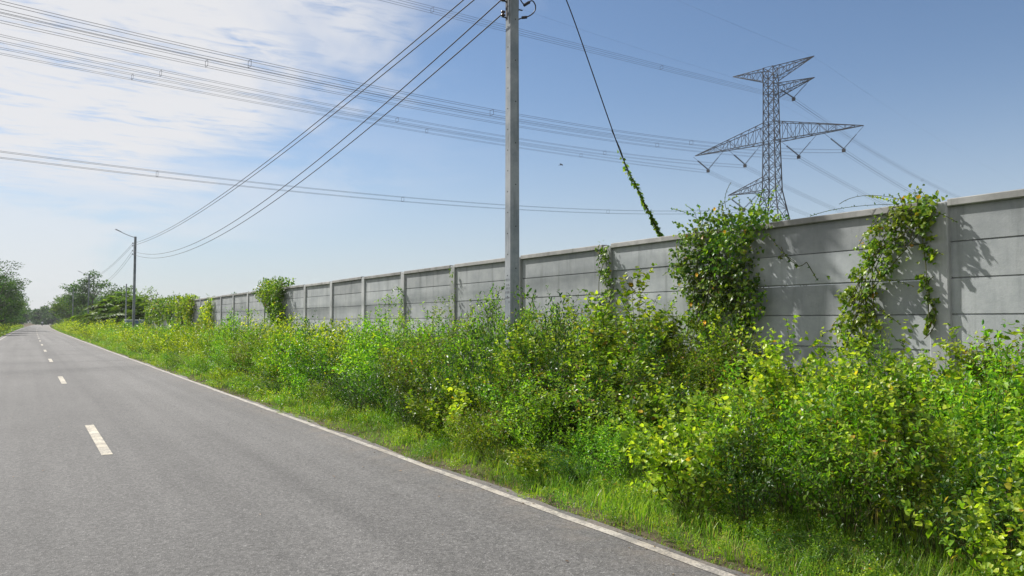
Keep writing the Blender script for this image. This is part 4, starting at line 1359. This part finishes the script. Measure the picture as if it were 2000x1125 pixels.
def palm(x, y, trunk_h, fl, nf, label, seed, dry=.25, rz=0.0):
    rg = np.random.default_rng(seed)
    t = thing('palm_tree', label, 'palm', (x, y, -.05), rz, 'palms by the second pole')
    G = Geo().tube([[0, 0, 0], [.05, 0, trunk_h * .5], [.0, .05, trunk_h]], [.24, .20, .19], 8, False)
    G.build('trunk', 'bark', t, True)
    for q in range(nf):
        az = q * 2.4 + rg.normal(0, .15)
        el = rg.uniform(-.25, 1.35) if q > nf * dry else rg.uniform(-.9, -.2)
        ln = fl * rg.uniform(.8, 1.1)
        d = np.array([math.cos(az), math.sin(az), 0])
        p0 = np.array([0, 0, trunk_h])
        p1 = p0 + (d * math.cos(el) + np.array([0, 0, math.sin(el)])) * ln * .6
        p2 = p1 + d * ln * .5 * max(.3, math.cos(el)) + np.array([0, 0, -ln * rg.uniform(.12, .45)])
        path = bez(p0, p1, p2, 9)
        m_ = 30
        s = np.linspace(.12, 1, m_)
        qv = s * 8
        k0 = np.clip(qv.astype(int), 0, 7)
        f = (qv - k0)[:, None]
        P = path[k0] * (1 - f) + path[k0 + 1] * f
        T_ = nrm(path[k0 + 1] - path[k0])
        side = nrm(np.cross(T_, [0, 0, 1.0]))
        ll = ln * .24 * np.sin(np.clip(s * 2.6 + .35, 0, 3.05)) + .08
        AA = np.concatenate([side + T_ * .7 + [0, 0, .1], -side + T_ * .7 + [0, 0, .1]]) + rg.normal(0, .12, (2 * m_, 3)) - [0, 0, .25]
        NN = np.tile([0, 0, 1.0], (2 * m_, 1)) + rg.normal(0, .25, (2 * m_, 3))
        V, F = leaf_arrays(np.concatenate([P, P]), AA, NN, np.concatenate([ll, ll]), 'long4')
        g = Geo().add(V, F)
        g.tube(path, np.linspace(.035, .01, 9), 3, False)
        g.build('frond', 'leaf_palm' if q > nf * dry else 'leaf_palm_dry', t)


palm(9.6, 110, 2.4, 5.0, 32, 'green feather palm directly left of the second pole', 41, .10)
palm(10.0, 128, 2.0, 4.8, 34, 'palm with brown dry fronds behind the third pole', 42, .45)
palm(11.6, 119, 3.6, 4.8, 30, 'taller feather palm in the middle of the palm clump', 43, .10)
palm(10.2, 97, 2.2, 3.9, 30, 'short palm with upright dark fronds beside the short post', 44, .08)
palm(10.4, 142, 1.8, 4.4, 30, 'leftmost low palm with rusty fronds near the road', 45, .5)

# ------------------------------------------------------------------ small things
o = Geo()
h = 5.4
o.add([[-.07, -.07, -.1], [.07, -.07, -.1], [.07, .07, -.1], [-.07, .07, -.1], [-.05, -.05, h], [.05, -.05, h], [.05, .05, h], [-.05, .05, h]], [[0, 3, 2, 1], [4, 5, 6, 7], [0, 1, 5, 4], [1, 2, 6, 5], [2, 3, 7, 6], [3, 0, 4, 7]])
o = o.build('short_post', 'concrete_pole', loc=(8.5, 85.5, 0))
tag(o, 'slim short concrete post just left of the second pole', 'post')

t = thing('storage_tank', 'blue-grey rectangular metal tank half hidden behind the second pole', 'tank', (8.75, 80.6, 0))
bevel_box(1.5, 1.3, 1.72, .03).build('tank_body', 'blue_paint', t)
g = Geo()
for (cx_, cy_, sx_, sy_) in ((0, -.66, 1.56, .08), (0, .66, 1.56, .08), (-.76, 0, .08, 1.24), (.76, 0, .08, 1.24)):
    g.box((cx_, cy_, 1.75), (sx_, sy_, .09))
g.build('rim', 'pale_rim', t)
for x in (-.45, 0, .45):
    Geo().box((x, -.67, .85), (.07, .05, 1.6)).build('rib', 'blue_paint', t)

# bird
t = thing('bird', 'tiny dark bird gliding in the sky right of the near pole', 'bird', (41.3, 56.0, 16.05), R(-60))
Geo().tube([[-.17, 0, .0], [-.10, 0, .015], [0, 0, .02], [.10, 0, .02], [.16, 0, .01]], [.012, .04, .05, .032, .008], 8, False).build('body', 'feather', t, True)
for s_ in (-1, 1):
    g = Geo()
    g.add([[.06, s_ * .03, .03], [.09, s_ * .18, .10], [.0, s_ * .36, .02], [-.05, s_ * .33, .01], [-.04, s_ * .17, .085], [-.05, s_ * .03, .025]], [[0, 1, 4, 5], [1, 2, 3, 4]])
    w_ = g.build('wing', 'feather', t)
    sm = w_.modifiers.new('thickness', 'SOLIDIFY')
    sm.thickness = .012
g = Geo().add([[-.14, -.015, .0], [-.14, .015, .0], [-.28, .05, .0], [-.28, -.05, .0], [-.14, -.015, .01], [-.14, .015, .01], [-.28, .05, .008], [-.28, -.05, .008]], [[0, 3, 2, 1], [4, 5, 6, 7], [0, 1, 5, 4], [1, 2, 6, 5], [2, 3, 7, 6], [3, 0, 4, 7]])
g.build('tail', 'feather', t)

# motorcycle and rider far down the road, riding away
MY = 300.0
MX = 1.75 + float(bend(MY))
t = thing('motorcycle', 'small dark motorcycle far down the road near the right edge line', 'motorcycle', (MX, MY, 0))
for yq in (-.62, .62):
    wh = Geo().lathe((0, yq, .30), [(.20, -.045), (.285, -.04), (.30, 0), (.285, .04), (.20, .045), (.20, -.045)], 18, 'x').build('wheel', 'bike_black', t, True)
    gs = Geo()
    for q in range(6):
        an = q * math.pi / 3
        gs.tube([[0, yq, .30], [0, yq + .20 * math.cos(an), .30 + .20 * math.sin(an)]], .01, 4)
    gs.build('spokes', 'lamp_grey', wh)
g = Geo().tube([[0, -.72, .74], [0, -.35, .70], [0, .0, .58], [0, .28, .60], [0, .48, .82]], [.08, .13, .13, .12, .09], 8, False)
g.build('body', 'bike_black', t, True)
g = Geo().tube([[0, .62, .30], [0, .50, .78], [0, .45, 1.0]], .035, 6, False)
g.build('fork', 'bike_black', t)
g = Geo().tube([[-.34, .36, 1.02], [-.15, .46, 1.02], [.15, .46, 1.02], [.34, .36, 1.02]], .016, 6, False)
g.build('handlebar', 'bike_black', t)
Geo().box((0, -.28, .83), (.24, .66, .08)).build('seat', 'bike_black', t)
Geo().box((0, -.80, .62), (.12, .04, .08)).build('tail_lamp', 'blue_paint', t)

pts = {'pelvis': ((0, -.25, .92), .15), 'waist': ((0, -.22, 1.12), .14), 'chest': ((0, -.14, 1.34), .17), 'neck': ((0, -.10, 1.52), .06), 'head': ((0, -.07, 1.64), .10), 'crown': ((0, -.07, 1.76), .09),
       'shl': ((-.19, -.12, 1.44), .07), 'ell': ((-.32, .06, 1.22), .055), 'hal': ((-.31, .32, 1.05), .04), 'shr': ((.19, -.12, 1.44), .07), 'elr': ((.32, .06, 1.22), .055), 'har': ((.31, .32, 1.05), .04),
       'hil': ((-.12, -.20, .90), .11), 'knl': ((-.20, .18, .80), .08), 'anl': ((-.19, .02, .38), .05), 'tol': ((-.19, .18, .32), .045), 'hir': ((.12, -.20, .90), .11), 'knr': ((.20, .18, .80), .08), 'anr': ((.19, .02, .38), .05), 'tor': ((.19, .18, .32), .045)}
keys = list(pts)
ed = [('pelvis', 'waist'), ('waist', 'chest'), ('chest', 'neck'), ('neck', 'head'), ('head', 'crown'), ('chest', 'shl'), ('shl', 'ell'), ('ell', 'hal'), ('chest', 'shr'), ('shr', 'elr'), ('elr', 'har'), ('pelvis', 'hil'), ('hil', 'knl'), ('knl', 'anl'), ('anl', 'tol'), ('pelvis', 'hir'), ('hir', 'knr'), ('knr', 'anr'), ('anr', 'tor')]
me = bpy.data.meshes.new('person')
me.from_pydata([pts[k_][0] for k_ in keys], [(keys.index(a_), keys.index(b_)) for a_, b_ in ed], [])
person = obj('person', me, None, (MX, MY, 0))
tag(person, 'rider in a pale shirt sitting on the far motorcycle, seen from behind', 'person')
sk = person.modifiers.new('skin', 'SKIN')
for q, k_ in enumerate(keys):
    me.skin_vertices[0].data[q].radius = (pts[k_][1], pts[k_][1])
me.skin_vertices[0].data[0].use_root = True
person.modifiers.new('smooth', 'SUBSURF').render_levels = 1
m, t_ = mat('rider_clothes')
zz = t_.n('ShaderNodeSeparateXYZ', {0: t_.n('ShaderNodeTexCoord').outputs['Object']}).outputs[2]
c_ = t_.mix(t_.ss(zz, .98, 1.0), (.015, .016, .022, 1), (.60, .62, .65, 1))
c_ = t_.mix(t_.ss(zz, 1.53, 1.54), c_, (.02, .018, .018, 1))
out(t_, t_.n('ShaderNodeBsdfPrincipled', {'Base Color': c_, 'Roughness': .8}).outputs[0])
me.materials.append(m)

# ------------------------------------------------------------------ haze
hz_o = Geo().box((0, 0, 0), (3100, 3100, 48)).build('haze', 'haze', loc=(0, 0, 22.6))
tag(hz_o, 'thin even haze filling the air over the whole scene', 'haze', kind='stuff')
